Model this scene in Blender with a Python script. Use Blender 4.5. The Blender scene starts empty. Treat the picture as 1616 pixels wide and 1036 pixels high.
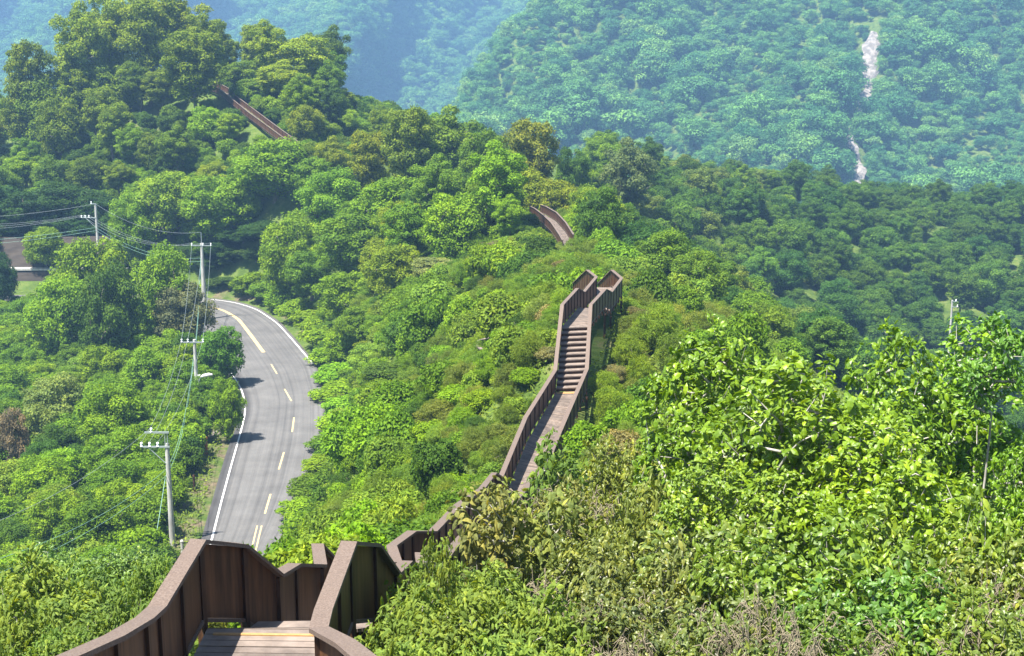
import bpy, math, random
import numpy as np

R = math.radians
rnd = random.Random(7)
scene = bpy.context.scene
COL = scene.collection

# ------------------------------------------------------------------ camera
F_PX, PITCH, CAM_Z = 2105.0, R(12.0), 40.0
CP, SP = math.cos(PITCH), math.sin(PITCH)
cd = bpy.data.cameras.new("camera")
cam = bpy.data.objects.new("camera", cd)
COL.objects.link(cam)
cam.location = (0, 0, CAM_Z)
cam.rotation_euler = (R(90) - PITCH, 0, 0)
cd.sensor_width = 36.0
cd.lens = 36.0 * F_PX / 1616.0
cd.clip_start = 0.1
cd.clip_end = 6000
scene.camera = cam


def P(px, row, Y):
    """survey point: direction of sight (px,row) at ground distance Y -> world"""
    xn, yn = (px - 808) / F_PX, -(row - 518) / F_PX
    d = Y / (CP + yn * SP)
    return np.array([xn * d, Y, CAM_Z + d * (-SP + yn * CP)])


def PZ(px, row, z=0.0):
    xn, yn = (px - 808) / F_PX, -(row - 518) / F_PX
    d = (z - CAM_Z) / (-SP + yn * CP)
    return np.array([xn * d, d * (CP + yn * SP), z])


def proj(X, Y, Z):
    f = Y * CP - (Z - CAM_Z) * SP
    u = Y * SP + (Z - CAM_Z) * CP
    return 808 + F_PX * X / f, 518 - F_PX * u / f, f


# ------------------------------------------------------------------ mesh helpers
def build(name, chunks, mats, parent=None, loc=None, link=True):
    """chunks: (V, F, mat_index, tone, smooth) -> one mesh object"""
    V, LT, LI, MI, TN, SM = [], [], [], [], [], []
    off = 0
    for ch in chunks:
        v, f = np.asarray(ch[0], float), np.asarray(ch[1], int)
        mi = ch[2] if len(ch) > 2 else 0
        tn = ch[3] if len(ch) > 3 and ch[3] is not None else np.full(len(v), .5)
        sm = ch[4] if len(ch) > 4 else False
        V.append(v); LI.append((f + off).ravel())
        LT.append(np.full(len(f), f.shape[1])); MI.append(np.full(len(f), mi))
        SM.append(np.full(len(f), sm)); TN.append(tn)
        off += len(v)
    V = np.concatenate(V); LI = np.concatenate(LI); LT = np.concatenate(LT)
    MI = np.concatenate(MI); SM = np.concatenate(SM); TN = np.concatenate(TN)
    me = bpy.data.meshes.new(name)
    me.vertices.add(len(V)); me.vertices.foreach_set("co", V.astype(np.float32).ravel())
    me.loops.add(len(LI)); me.loops.foreach_set("vertex_index", LI.astype(np.int32))
    me.polygons.add(len(LT))
    me.polygons.foreach_set("loop_start", np.concatenate([[0], np.cumsum(LT)[:-1]]).astype(np.int32))
    me.polygons.foreach_set("material_index", MI.astype(np.int32))
    me.polygons.foreach_set("use_smooth", SM.astype(bool))
    a = me.attributes.new("tone", 'FLOAT', 'POINT')
    a.data.foreach_set("value", TN.astype(np.float32))
    me.update(calc_edges=True); me.validate()
    for m in (mats if isinstance(mats, (list, tuple)) else [mats]):
        me.materials.append(m)
    o = bpy.data.objects.new(name, me)
    if link:
        COL.objects.link(o)
    if parent is not None:
        o.parent = parent
    if loc is not None:
        o.location = loc
    return o


def tag(o, label=None, cat=None, group=None, kind=None):
    if label: o["label"] = label
    if cat: o["category"] = cat
    if group: o["group"] = group
    if kind: o["kind"] = kind
    return o


def empty(name, loc=(0, 0, 0), rz=0.0):
    o = bpy.data.objects.new(name, None)
    COL.objects.link(o)
    o.location = loc; o.rotation_euler = (0, 0, rz)
    o.empty_display_size = .3
    return o


BOXF = np.array([[0, 1, 2, 3], [7, 6, 5, 4], [0, 4, 5, 1], [1, 5, 6, 2], [2, 6, 7, 3], [3, 7, 4, 0]])


def box(c, s, rz=0.0, mi=0):
    x, y, z = np.array(s) / 2.0
    v = np.array([[-x, -y, z], [x, -y, z], [x, y, z], [-x, y, z], [-x, -y, -z], [x, -y, -z], [x, y, -z], [-x, y, -z]])
    v = v[[0, 1, 2, 3, 4, 5, 6, 7]]
    ca, sa = math.cos(rz), math.sin(rz)
    v = np.stack([v[:, 0] * ca - v[:, 1] * sa, v[:, 0] * sa + v[:, 1] * ca, v[:, 2]], 1) + np.array(c)
    return (v, BOXF, mi)


def hexa(top4, bot4, mi=0):
    """hexahedron from 4 top corners (ccw from above) and 4 bottom ones"""
    return (np.array(list(top4) + list(bot4)), BOXF, mi)


def tube(pts, rad, n=6, mi=0, smooth=True, cap=True):
    pts = np.asarray(pts, float)
    rad = np.broadcast_to(np.asarray(rad, float), (len(pts),))
    t = np.gradient(pts, axis=0)
    t /= np.linalg.norm(t, axis=1)[:, None] + 1e-9
    ref = np.array([0, 0, 1.0]) if abs(t[:, 2].mean()) < .9 else np.array([1.0, 0, 0])
    a = np.cross(t, ref); a /= np.linalg.norm(a, axis=1)[:, None] + 1e-9
    b = np.cross(t, a)
    th = np.arange(n) * 2 * np.pi / n
    V = (pts[:, None] + rad[:, None, None] * (a[:, None] * np.cos(th)[None, :, None] + b[:, None] * np.sin(th)[None, :, None])).reshape(-1, 3)
    Fs = []
    for i in range(len(pts) - 1):
        for k in range(n):
            k2 = (k + 1) % n
            Fs.append([i * n + k, i * n + k2, (i + 1) * n + k2, (i + 1) * n + k])
    Fs = np.array(Fs)
    if cap:
        V = np.concatenate([V, pts[:1], pts[-1:]])
        c0, c1 = len(V) - 2, len(V) - 1
        ex = []
        for k in range(n):
            k2 = (k + 1) % n
            ex.append([c0, k2, k, c0]); ex.append([c1, (len(pts) - 1) * n + k, (len(pts) - 1) * n + k2, c1])
        ex3 = np.array(ex)[:, :3]
        return [(V, Fs, mi, None, smooth), (V, ex3, mi, None, False)]
    return [(V, Fs, mi, None, smooth)]


# ------------------------------------------------------------------ materials
def newmat(name):
    m = bpy.data.materials.new(name)
    m.use_nodes = True
    nt = m.node_tree
    nt.nodes.clear()
    out = nt.nodes.new("ShaderNodeOutputMaterial")
    return m, nt, out


def N(nt, typ, **kw):
    n = nt.nodes.new(typ)
    for k, v in kw.items():
        if k.startswith("i_"):
            n.inputs[k[2:]].default_value = v
        else:
            setattr(n, k, v)
    return n


def ramp(nt, fac, stops):
    r = nt.nodes.new("ShaderNodeValToRGB")
    el = r.color_ramp.elements
    while len(el) < len(stops):
        el.new(.5)
    for e, (p, c) in zip(el, stops):
        e.position = p
        e.color = (*c, 1)
    nt.links.new(fac, r.inputs["Fac"])
    return r.outputs["Color"]


def mixc(nt, a, b, fac, mode='MIX'):
    m = nt.nodes.new("ShaderNodeMix")
    m.data_type = 'RGBA'; m.blend_type = mode
    for s, v in ((m.inputs["Factor"], fac), (m.inputs[6], a), (m.inputs[7], b)):
        if hasattr(v, "is_output"):
            nt.links.new(v, s)
        else:
            s.default_value = v if not isinstance(v, tuple) or len(v) == 4 else (*v, 1)
    return m.outputs[2]


def leafmat(name, trans=.34, rough=.5, spec=.3, use_obj=True, base=(.08, .15, .02), spread=.35, rvar=0.0):
    m, nt, out = newmat(name)
    at = N(nt, "ShaderNodeAttribute", attribute_name="tone")
    oi = nt.nodes.new("ShaderNodeObjectInfo")
    col = oi.outputs["Color"] if use_obj else base
    v = ramp(nt, at.outputs["Fac"], [(0, (1 - spread, 1 - spread * .85, 1 - spread * .4)), (.55, (1, 1, 1)), (1, (1 + spread * 1.5, 1 + spread * .95, 1 + spread * .3))])
    c = mixc(nt, col, v, 1.0, 'MULTIPLY')
    if rvar > 0:
        rr = ramp(nt, oi.outputs["Random"], [(0, (1 - rvar, 1 - rvar * .6, 1 - rvar * .2)), (.5, (1, 1, 1)), (.85, (1 + rvar, 1 + rvar * .6, 1)), (1, (1 + rvar * 2.2, 1 + rvar * .9, 1 + rvar))])
        c = mixc(nt, c, rr, 1.0, 'MULTIPLY')
    p = N(nt, "ShaderNodeBsdfPrincipled", i_Roughness=rough)
    p.inputs["Specular IOR Level"].default_value = spec
    nt.links.new(c, p.inputs["Base Color"])
    tr = nt.nodes.new("ShaderNodeBsdfTranslucent")
    tc = mixc(nt, c, (1.5, 1.35, .5, 1), 1.0, 'MULTIPLY')
    nt.links.new(tc, tr.inputs["Color"])
    mx = N(nt, "ShaderNodeMixShader", i_Fac=trans)
    nt.links.new(p.outputs[0], mx.inputs[1]); nt.links.new(tr.outputs[0], mx.inputs[2])
    nt.links.new(mx.outputs[0], out.inputs[0])
    return m


def solid(name, col, rough=.7, metal=0.0, spec=.5, noise=None, bump=None):
    """noise: (scale xyz, other colour, lo, hi); bump: (scale, strength)"""
    m, nt, out = newmat(name)
    p = N(nt, "ShaderNodeBsdfPrincipled", i_Roughness=rough, i_Metallic=metal)
    p.inputs["Specular IOR Level"].default_value = spec
    p.inputs["Base Color"].default_value = (*col, 1)
    tc = nt.nodes.new("ShaderNodeTexCoord")
    if noise:
        mp = N(nt, "ShaderNodeMapping"); mp.inputs["Scale"].default_value = noise[0]
        nt.links.new(tc.outputs["Object"], mp.inputs[0])
        nz = N(nt, "ShaderNodeTexNoise", i_Scale=1.0, i_Detail=6.0, i_Roughness=.62)
        nt.links.new(mp.outputs[0], nz.inputs["Vector"])
        c = ramp(nt, nz.outputs["Fac"], [(noise[2], col), (noise[3], noise[1])])
        nt.links.new(c, p.inputs["Base Color"])
    if bump:
        nb = N(nt, "ShaderNodeTexNoise", i_Scale=bump[0], i_Detail=5.0)
        nt.links.new(tc.outputs["Object"], nb.inputs["Vector"])
        bp = N(nt, "ShaderNodeBump", i_Strength=bump[1], i_Distance=.02)
        nt.links.new(nb.outputs["Fac"], bp.inputs["Height"])
        nt.links.new(bp.outputs[0], p.inputs["Normal"])
    nt.links.new(p.outputs[0], out.inputs[0])
    return m


M = {}
M["leaf"] = leafmat("leaf", spec=.12, trans=.34, rough=.6, spread=.5)
M["gloss_leaf"] = leafmat("gloss_leaf", trans=.34, rough=.42, spec=.42, spread=.5)
M["fine_leaf"] = leafmat("fine_leaf", trans=.40, rough=.6, spec=.2, spread=.45)
M["far_leaf"] = leafmat("far_leaf", trans=.25, rough=.6, spec=.2, use_obj=False, base=(.075, .205, .045, 1), spread=.6, rvar=.5)
M["bark"] = solid("bark", (.10, .085, .065), .9, noise=((3, 3, 1), (.22, .2, .17), .35, .7))
M["pale_bark"] = solid("pale_bark", (.24, .22, .19), .85, noise=((9, 9, 3), (.42, .4, .36), .35, .7))
M["dry_twig"] = solid("dry_twig", (.15, .125, .08), .9, noise=((5, 5, 5), (.27, .23, .155), .3, .7))
M["wood_cap"] = solid("wood_cap", (.098, .070, .055), .68, spec=.3, noise=((48, 48, 48), (.17, .128, .103), .4, .66), bump=(60, .15))
M["wood_deck"] = solid("wood_deck", (.125, .097, .080), .7, noise=((3, 3, 9), (.225, .180, .152), .35, .65), bump=(40, .2))
_nt = M["wood_deck"].node_tree
_p = next(n for n in _nt.nodes if n.type == 'BSDF_PRINCIPLED')
_src = _p.inputs["Base Color"].links[0].from_socket
_at = N(_nt, "ShaderNodeAttribute", attribute_name="tone")
_c = mixc(_nt, _src, ramp(_nt, _at.outputs["Fac"], [(0, (.68, .68, .70)), (.5, (1, 1, 1)), (1, (1.25, 1.2, 1.15))]), 1.0, 'MULTIPLY')
_nt.links.new(_c, _p.inputs["Base Color"])
M["panel"] = solid("panel", (.034, .015, .007), .5, metal=0, spec=.3, noise=((7, 7, .7), (.125, .060, .027), .36, .68))  # paler upright streaks put the brushed sheen into the brown colour
M["post"] = solid("post", (.030, .014, .008), .55, metal=0, spec=.3, noise=((12, 12, 2), (.085, .042, .023), .4, .7))
M["nosing"] = solid("nosing", (.30, .17, .055), .7, noise=((20, 20, 20), (.35, .22, .10), .4, .7))
M["concrete"] = solid("concrete", (.26, .255, .24), .85, noise=((2, 2, .6), (.46, .45, .42), .35, .65))
M["steel"] = solid("steel", (.42, .46, .48), .45, metal=.6)
M["ceramic"] = solid("ceramic", (.78, .80, .80), .3)
M["cable"] = solid("cable", (.22, .26, .27), .5)
M["green_cable"] = solid("green_cable", (.16, .30, .25), .5)
M["white_paint"] = solid("white_paint", (.56, .55, .53), .7, noise=((2, 2, 2), (.5, .49, .47), .55, .75))
M["yellow_paint"] = solid("yellow_paint", (.46, .35, .17), .7, noise=((2.5, 2.5, 2), (.46, .36, .20), .5, .75))
M["rust"] = solid("rust", (.38, .12, .035), .8, noise=((6, 6, 2), (.22, .08, .03), .4, .7))
M["rock_pale"] = solid("rock_pale", (.13, .115, .10), .95, noise=((.35, .35, .35), (.25, .22, .195), .42, .58), bump=(.35, 1.0))
M["wall_brown"] = solid("wall_brown", (.028, .021, .016), .95, noise=((.35, .35, 1.4), (.055, .043, .033), .35, .68), bump=(1.5, .8))


def ground_material():
    m, nt, out = newmat("ground")
    p = N(nt, "ShaderNodeBsdfPrincipled", i_Roughness=.95)
    p.inputs["Specular IOR Level"].default_value = .1
    geo = nt.nodes.new("ShaderNodeNewGeometry")
    n1 = N(nt, "ShaderNodeTexNoise", i_Scale=.45, i_Detail=8.0, i_Roughness=.7)
    n2 = N(nt, "ShaderNodeTexNoise", i_Scale=2.2, i_Detail=6.0, i_Roughness=.7)
    for n in (n1, n2):
        nt.links.new(geo.outputs["Position"], n.inputs["Vector"])
    veg = ramp(nt, n1.outputs["Fac"], [(.3, (.03, .055, .010)), (.5, (.07, .11, .02)), (.7, (.13, .15, .04))])
    soil = ramp(nt, n2.outputs["Fac"], [(.3, (.055, .045, .026)), (.5, (.11, .088, .055)), (.7, (.19, .15, .105))])
    at = N(nt, "ShaderNodeAttribute", attribute_name="tone")
    ma = N(nt, "ShaderNodeMath", operation='ADD'); nt.links.new(at.outputs["Fac"], ma.inputs[0])
    mm = N(nt, "ShaderNodeMath", operation='MULTIPLY_ADD'); nt.links.new(n1.outputs["Fac"], mm.inputs[0])
    mm.inputs[1].default_value = 1.0; mm.inputs[2].default_value = -.5
    nt.links.new(mm.outputs[0], ma.inputs[1])
    fac = ramp(nt, ma.outputs[0], [(.42, (0, 0, 0)), (.62, (1, 1, 1))])
    c = mixc(nt, veg, soil, fac)
    nt.links.new(c, p.inputs["Base Color"])
    bp = N(nt, "ShaderNodeBump", i_Strength=.8, i_Distance=.15)
    nt.links.new(n2.outputs["Fac"], bp.inputs["Height"]); nt.links.new(bp.outputs[0], p.inputs["Normal"])
    nt.links.new(p.outputs[0], out.inputs[0])
    return m


def asphalt_material():
    m, nt, out = newmat("asphalt")
    p = N(nt, "ShaderNodeBsdfPrincipled", i_Roughness=.85)
    p.inputs["Specular IOR Level"].default_value = .25
    geo = nt.nodes.new("ShaderNodeNewGeometry")
    at = N(nt, "ShaderNodeAttribute", attribute_name="tone")      # 0..1 across the road
    wv = N(nt, "ShaderNodeMath", operation='MULTIPLY'); nt.links.new(at.outputs["Fac"], wv.inputs[0]); wv.inputs[1].default_value = 34
    cx = nt.nodes.new("ShaderNodeCombineXYZ"); nt.links.new(wv.outputs[0], cx.inputs[0])
    ns = N(nt, "ShaderNodeTexNoise", i_Scale=1.0, i_Detail=3.0)
    mv = N(nt, "ShaderNodeVectorMath", operation='MULTIPLY_ADD')
    nt.links.new(geo.outputs["Position"], mv.inputs[0]); mv.inputs[1].default_value = (0, .012, 0); nt.links.new(cx.outputs[0], mv.inputs[2])
    nt.links.new(mv.outputs[0], ns.inputs["Vector"])
    nz = N(nt, "ShaderNodeTexNoise", i_Scale=.25, i_Detail=8.0, i_Roughness=.7)
    nt.links.new(geo.outputs["Position"], nz.inputs["Vector"])
    nf = N(nt, "ShaderNodeTexNoise", i_Scale=14.0, i_Detail=4.0)
    nt.links.new(geo.outputs["Position"], nf.inputs["Vector"])
    a = ramp(nt, ns.outputs["Fac"], [(.33, (.084, .081, .080)), (.5, (.108, .104, .102)), (.7, (.124, .120, .117))])
    b = ramp(nt, nz.outputs["Fac"], [(.3, (.74, .74, .74)), (.7, (1.16, 1.16, 1.15))])
    c = mixc(nt, a, b, 1.0, 'MULTIPLY')
    f = ramp(nt, nf.outputs["Fac"], [(.3, (.85, .85, .85)), (.7, (1.12, 1.12, 1.12))])
    c = mixc(nt, c, f, 1.0, 'MULTIPLY')
    edge = ramp(nt, at.outputs["Fac"], [(0, (.5, .5, .52)), (.10, (.55, .55, .57)), (.145, (1, 1, 1)), (.97, (1, 1, 1)), (1, (.75, .72, .68))])
    c = mixc(nt, c, edge, 1.0, 'MULTIPLY')
    nt.links.new(c, p.inputs["Base Color"])
    nt.links.new(p.outputs[0], out.inputs[0])
    return m


M["ground"] = ground_material()
M["asphalt"] = asphalt_material()

# ------------------------------------------------------------------ survey of boardwalk and road
near_L = [np.array([-3.4, 6, 36.2]), P(100, 1038, 10), P(180, 1003, 11.2), P(228, 975, 12.1), P(248, 957, 12.65), P(313, 851, 14.5),
          P(382, 858, 15.3), P(437, 905, 16.0), P(465, 889, 17.2), P(506, 891, 18.3), P(501, 858, 19.6), P(535, 890, 20.5),
          P(626, 886, 21.5), P(618, 861, 22.6), P(650, 838, 24.5), P(683, 838, 25.8), P(692, 829, 26.6), P(722, 797, 30),
          P(760, 771, 36), P(780, 746, 41), P(790, 753, 46)]
near_R = [np.array([.6, 6, 36.2]), P(582, 1042, 10.2), P(545, 1012, 11.2), P(503, 990, 12.15), P(510, 962, 12.65), P(551, 854, 14.5),
          P(590, 857, 15.3), P(622, 903, 16.2), P(641, 885, 17.2), P(668, 897, 18.5), P(664, 872, 19.8), P(692, 885, 20.8),
          P(703, 878, 22.2), P(712, 866, 23.4), P(734, 842, 25.6), P(775, 832, 27.3), P(785, 818, 28.6), P(802, 800, 31),
          P(825, 775, 36.5), P(850, 748, 42), P(862, 733, 46.3)]
mid_L = [near_L[-1], P(829, 659, 54.5), P(876, 584, 62), P(887, 481, 66.5), P(911, 455, 71.6), P(921, 461, 73.5), P(941, 437, 78), P(927, 426, 81), P(905, 447, 88)]
mid_R = [near_R[-1], P(882, 684, 53.6), P(926, 582, 62.3), P(932, 481, 66.8), P(955, 456, 71.9), P(964, 461, 73.8), P(981, 439, 78.1), P(966, 426, 81), P(945, 447, 88)]
ridge_L = [P(836, 325, 172), P(844, 329, 168), P(856, 338, 160), P(870, 351, 150), P(883, 370, 141), P(888, 379, 136)]
ridge_R = [P(853, 323, 172), P(862, 326, 168), P(878, 335, 160), P(893, 351, 150), P(900, 362, 142), P(905, 370, 136)]
hill_L = [P(322, 130, 262), P(345, 139, 257), P(361, 152, 252), P(392, 177, 243), P(432, 206, 234), P(466, 231, 227)]
hill_R = [P(335, 126, 262), P(360, 139, 257), P(376, 154, 252), P(400, 172, 244), P(439, 201, 234), P(474, 226, 227)]
PATHS = [(near_L, near_R), (mid_L, mid_R), (ridge_L, ridge_R), (hill_L, hill_R)]

road_L = [PZ(*q) for q in [(250, 1100), (290, 960), (318, 850), (338, 780), (357, 715), (371, 680), (381, 650), (379, 632), (366, 602), (350, 575),
                           (330, 545), (306, 520), (272, 500), (200, 486), (100, 479), (0, 476), (-120, 475), (-300, 474)]]
road_R = [PZ(*q) for q in [(360, 1100), (415, 960), (445, 870), (474, 830), (502, 760), (516, 690), (511, 620), (499, 575), (468, 537), (442, 508),
                           (406, 485), (366, 474), (330, 471), (270, 469), (180, 467.5), (60, 466.5), (-100, 466), (-280, 465.5)]]


def resample(pts, n):
    pts = np.array(pts)
    s = np.concatenate([[0], np.cumsum(np.linalg.norm(np.diff(pts, axis=0), axis=1))])
    # gentle smoothing through cubic (Catmull-Rom like) by dense linear + moving average
    t = np.linspace(0, s[-1], n)
    q = np.stack([np.interp(t, s, pts[:, k]) for k in range(3)], 1)
    for _ in range(5):
        q[1:-1] = .25 * q[:-2] + .5 * q[1:-1] + .25 * q[2:]
    return q


NR = 150
RL, RR = resample(road_L, NR), resample(road_R, NR)
RC = (RL + RR) / 2
RW = np.linalg.norm(RL - RR, axis=1) / 2


def road_dist(x, y):
    """distance outside the asphalt (negative inside)"""
    x, y = np.atleast_1d(x), np.atleast_1d(y)
    d = np.sqrt((x[:, None] - RC[None, :, 0]) ** 2 + (y[:, None] - RC[None, :, 1]) ** 2) - RW[None]
    return d.min(1)


WPTS = []
for Lp, Rp in PATHS:
    for i in range(len(Lp) - 1):
        n = max(2, int(np.linalg.norm(Lp[i + 1] - Lp[i]) / .6))
        for k in range(n):
            t = k / n
            WPTS.append((Lp[i] * (1 - t) + Lp[i + 1] * t + Rp[i] * (1 - t) + Rp[i + 1] * t) / 2)
WPTS = np.array(WPTS)


def walk_dist(x, y):
    x, y = np.atleast_1d(x), np.atleast_1d(y)
    d = np.sqrt((x[:, None] - WPTS[None, :, 0]) ** 2 + (y[:, None] - WPTS[None, :, 1]) ** 2)
    j = d.argmin(1)
    return d[np.arange(len(x)), j], WPTS[j, 2]


# ------------------------------------------------------------------ terrain height field
ctl = []
for q in [(560, 780, 76, -2), (480, 800, 96, -2), (640, 760, 56, -2), (600, 650, 78, -2), (650, 550, 118, -2), (700, 450, 140, -2.5),
          (760, 400, 130, -1.5), (870, 405, 110, -1), (600, 420, 170, -4), (430, 400, 204, -4), (700, 340, 178, -3), (560, 330, 205, -3),
          (480, 250, 228, -2), (150, 150, 282, -1), (210, 118, 288, 0), (250, 225, 256, 0), (100, 300, 243, -1), (60, 372, 229, 0),
          (230, 350, 231, -2), (330, 440, 217, -1), (1000, 490, 82, -2), (1100, 600, 62, -3), (1100, 450, 130, -3), (1200, 500, 170, -5),
          (1300, 560, 215, -6), (1450, 560, 230, -6), (1600, 560, 240, -6), (1500, 480, 255, -7), (1500, 350, 300, -8), (1500, 290, 335, -8),
          (1640, 285, 335, -8), (1100, 250, 275, -9), (1000, 300, 235, -7), (1300, 262, 315, -9), (1200, 400, 232, -8), (920, 260, 240, -9),
          (800, 260, 225, -9), (640, 220, 240, -9), (0, 200, 275, -8), (-150, 250, 275, -3), (1000, 650, 46, -1.5), (950, 560, 68, -1.5),
          (1000, 400, 150, -4), (1350, 440, 235, -8)]:
    p = P(*q[:3]); p[2] += q[3]; ctl.append(p)
for q in [(0, 0, 37.6), (0, -20, 40), (-12, 4, 33), (-20, -10, 34), (-8, 14, 28.5), (-7, 22, 26), (-12, 20, 25), (-16, 35, 16), (-10, 36, 20), (-12, 60, 11.5), (-26, 60, 3),
          (-40, 60, -3), (-40, 100, -4), (-60, 130, -5), (-60, 180, -4), (-90, 200, -3), (-35, 80, -2.5), (-70, 80, -8), (-40, 150, -2.5), (-110, 120, -8), (-40, 190, -1),
          (3, 12, 32.6), (6, 12, 32.2), (3, 20, 29.5), (8, 20, 29.5), (14, 14, 30), (16, 25, 26), (5, 30, 26.5), (10, 40, 24), (20, 45, 18),
          (25, 20, 26), (40, 40, 12), (40, 80, 2), (60, 130, -10), (70, 180, -16), (100, 220, -18), (30, 110, 8), (100, 120, -18),
          (10, -20, 40), (30, -20, 36), (-40, -20, 25), (60, 0, 15), (90, 60, -12),
          (0, 420, -20), (150, 420, -20), (-150, 420, 0), (-60, 360, 10), (60, 380, -12), (250, 420, -20), (220, 300, -10), (220, 150, -22),
          (-160, 300, 12), (-160, 200, 0), (-160, 80, -12), (-160, -20, 5), (250, 0, -10)]:
    ctl.append(np.array(q, float))
for Lp, Rp in PATHS:
    for a, b in zip(Lp, Rp):
        c = (a + b) / 2
        ctl.append(np.array([c[0], c[1], c[2] - 2.0]))
for q in [(40, 890, 20), (150, 880, 22), (220, 900, 19), (90, 940, 17), (180, 950, 16.5), (250, 870, 24), (200, 870, 27), (100, 870, 28), (-30, 900, 20)]:
    p = P(*q); p[2] -= 2.5; ctl.append(p)
ctl = np.array(ctl)
keep = []
for i, c in enumerate(ctl):     # drop near duplicates
    if all(np.hypot(*(c[:2] - ctl[j][:2])) > 1.2 for j in keep):
        keep.append(i)
ctl = ctl[keep]
nC = len(ctl)
D = np.sqrt(((ctl[:, None, :2] - ctl[None, :, :2]) ** 2).sum(-1))
A = np.zeros((nC + 3, nC + 3))
A[:nC, :nC] = D - np.eye(nC) * 0.6
A[:nC, nC] = 1; A[:nC, nC + 1:] = ctl[:, :2]; A[nC, :nC] = 1; A[nC + 1:, :nC] = ctl[:, :2].T
sol = np.linalg.solve(A, np.concatenate([ctl[:, 2], [0, 0, 0]]))


def height(x, y):
    x, y = np.atleast_1d(np.asarray(x, float)), np.atleast_1d(np.asarray(y, float))
    out = np.zeros(len(x))
    for s in range(0, len(x), 4000):
        xs, ys = x[s:s + 4000], y[s:s + 4000]
        d = np.sqrt((xs[:, None] - ctl[None, :, 0]) ** 2 + (ys[:, None] - ctl[None, :, 1]) ** 2)
        z = d @ sol[:nC] + sol[nC] + xs * sol[nC + 1] + ys * sol[nC + 2]
        z += .35 * np.sin(xs * .55 + 1.3 * np.sin(ys * .31)) * np.cos(ys * .47 + xs * .2)
        wd, wz = walk_dist(xs, ys)
        t = np.clip((wd - .9) / 2.5, 0, 1); t = t * t * (3 - 2 * t)
        z = np.where(wd < 3.4, np.minimum(z, (wz - 1.75) * (1 - t) + z * t + t * 0), z)
        rd = road_dist(xs, ys)
        w = np.clip((rd - 1.2) / 7.0, 0, 1); w = w * w * (3 - 2 * w)
        z = -.12 * (1 - w) + z * w
        ct = (xs < -63) & (ys > 208)      # the cut behind the upper road, held by the wall
        z = np.where(ct & (ys < 221.2), np.minimum(z, -.12), z)
        z = np.where(ct & (ys >= 221.2) & (ys < 225.5), np.minimum(z, 3.2), z)
        out[s:s + 4000] = z
    return out


def h1(x, y):
    return float(height([x], [y])[0])


def in_pix(X, Y, Z, x0, x1, y0, y1):
    u, v, _ = proj(X, Y, Z)
    return (u > x0) & (u < x1) & (v > y0) & (v < y1)


gx = np.concatenate([np.arange(-420, -160, 20), np.arange(-160, 250, 2.0), np.arange(250, 620, 20)])
gy = np.concatenate([np.arange(-60, -20, 8), np.arange(-20, 130, 1.6), np.arange(130, 421, 2.4)])
GX, GY = np.meshgrid(gx, gy)
GZ = height(GX.ravel(), GY.ravel())
V = np.stack([GX.ravel(), GY.ravel(), GZ], 1)
ny, nx = GX.shape
ii = np.arange((ny - 1) * (nx - 1)); r_, c_ = ii // (nx - 1), ii % (nx - 1)
Fg = np.stack([r_ * nx + c_, r_ * nx + c_ + 1, (r_ + 1) * nx + c_ + 1, (r_ + 1) * nx + c_], 1)
soil = np.full(len(V), .12)
u, v, f = proj(V[:, 0], np.maximum(V[:, 1], 1), V[:, 2])
rd = road_dist(V[:, 0], V[:, 1])
soil = np.where((rd < 4.0) & (V[:, 1] > 90) & (V[:, 1] < 170) & (u < 395), .50, soil)
soil = np.where((rd > .4) & (rd < 4.5) & (V[:, 1] > 150) & (u > 320) & (u < 540), .55, soil)
soil = np.where((V[:, 1] > 205) & (V[:, 1] < 245) & (u < 190) & (v > 375), .30, soil)
soil = np.where((u > 185) & (u < 300) & (v > 165) & (v < 245) & (V[:, 1] > 230), .48, soil)
soil = np.where((u > 850) & (u < 1060) & (v > 380) & (v < 620) & (V[:, 1] < 125), .38, soil)
ground = build("ground", [(V, Fg, 0, soil, True)], M["ground"])
tag(ground, "green and brown hillside ground under the trees and the boardwalk", "ground", kind="structure")
# the plain beyond, out to the horizon
far_ground = build("plain", [(np.array([[-3200, -300, -150], [3200, -300, -150], [3200, 4500, -150], [-3200, 4500, -150.]]), np.array([[0, 1, 2, 3]]), 0, np.full(4, .05))], M["ground"])
tag(far_ground, "flat valley land reaching to the horizon behind the hills", "ground", kind="structure")

# ------------------------------------------------------------------ road
ws = [0, .04, .09, .12, .16, .35, .55, .75, .92, 1]
Vr = np.concatenate([(RL * (1 - w) + RR * w) + np.array([0, 0, .06]) for w in ws])
Tr = np.concatenate([np.full(NR, w) for w in ws])
Fr = np.array([[k * NR + i, (k + 1) * NR + i, (k + 1) * NR + i + 1, k * NR + i + 1] for k in range(len(ws) - 1) for i in range(NR - 1)])
road = build("road", [(Vr, Fr, 0, Tr, True)], M["asphalt"])
tag(road, "grey two-lane asphalt road curving left round the hill", "road", kind="structure")


def strip(name, pix, width, mat, z=.066, parent=road, n=None, label=None):
    p = resample([PZ(a, b) for a, b in pix], n or max(4, 6 * len(pix)))
    t = np.gradient(p, axis=0); t /= np.linalg.norm(t, axis=1)[:, None]
    nn = np.stack([-t[:, 1], t[:, 0], np.zeros(len(t))], 1)
    a, b = p + nn * width / 2, p - nn * width / 2
    m = len(p)
    Vs = np.concatenate([a, b]); Vs[:, 2] = z
    Fs = np.array([[i, m + i, m + i + 1, i + 1] for i in range(m - 1)])
    o = build(name, [(Vs, Fs)], mat, parent)
    if label:
        o["label"] = label
    return o


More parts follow.
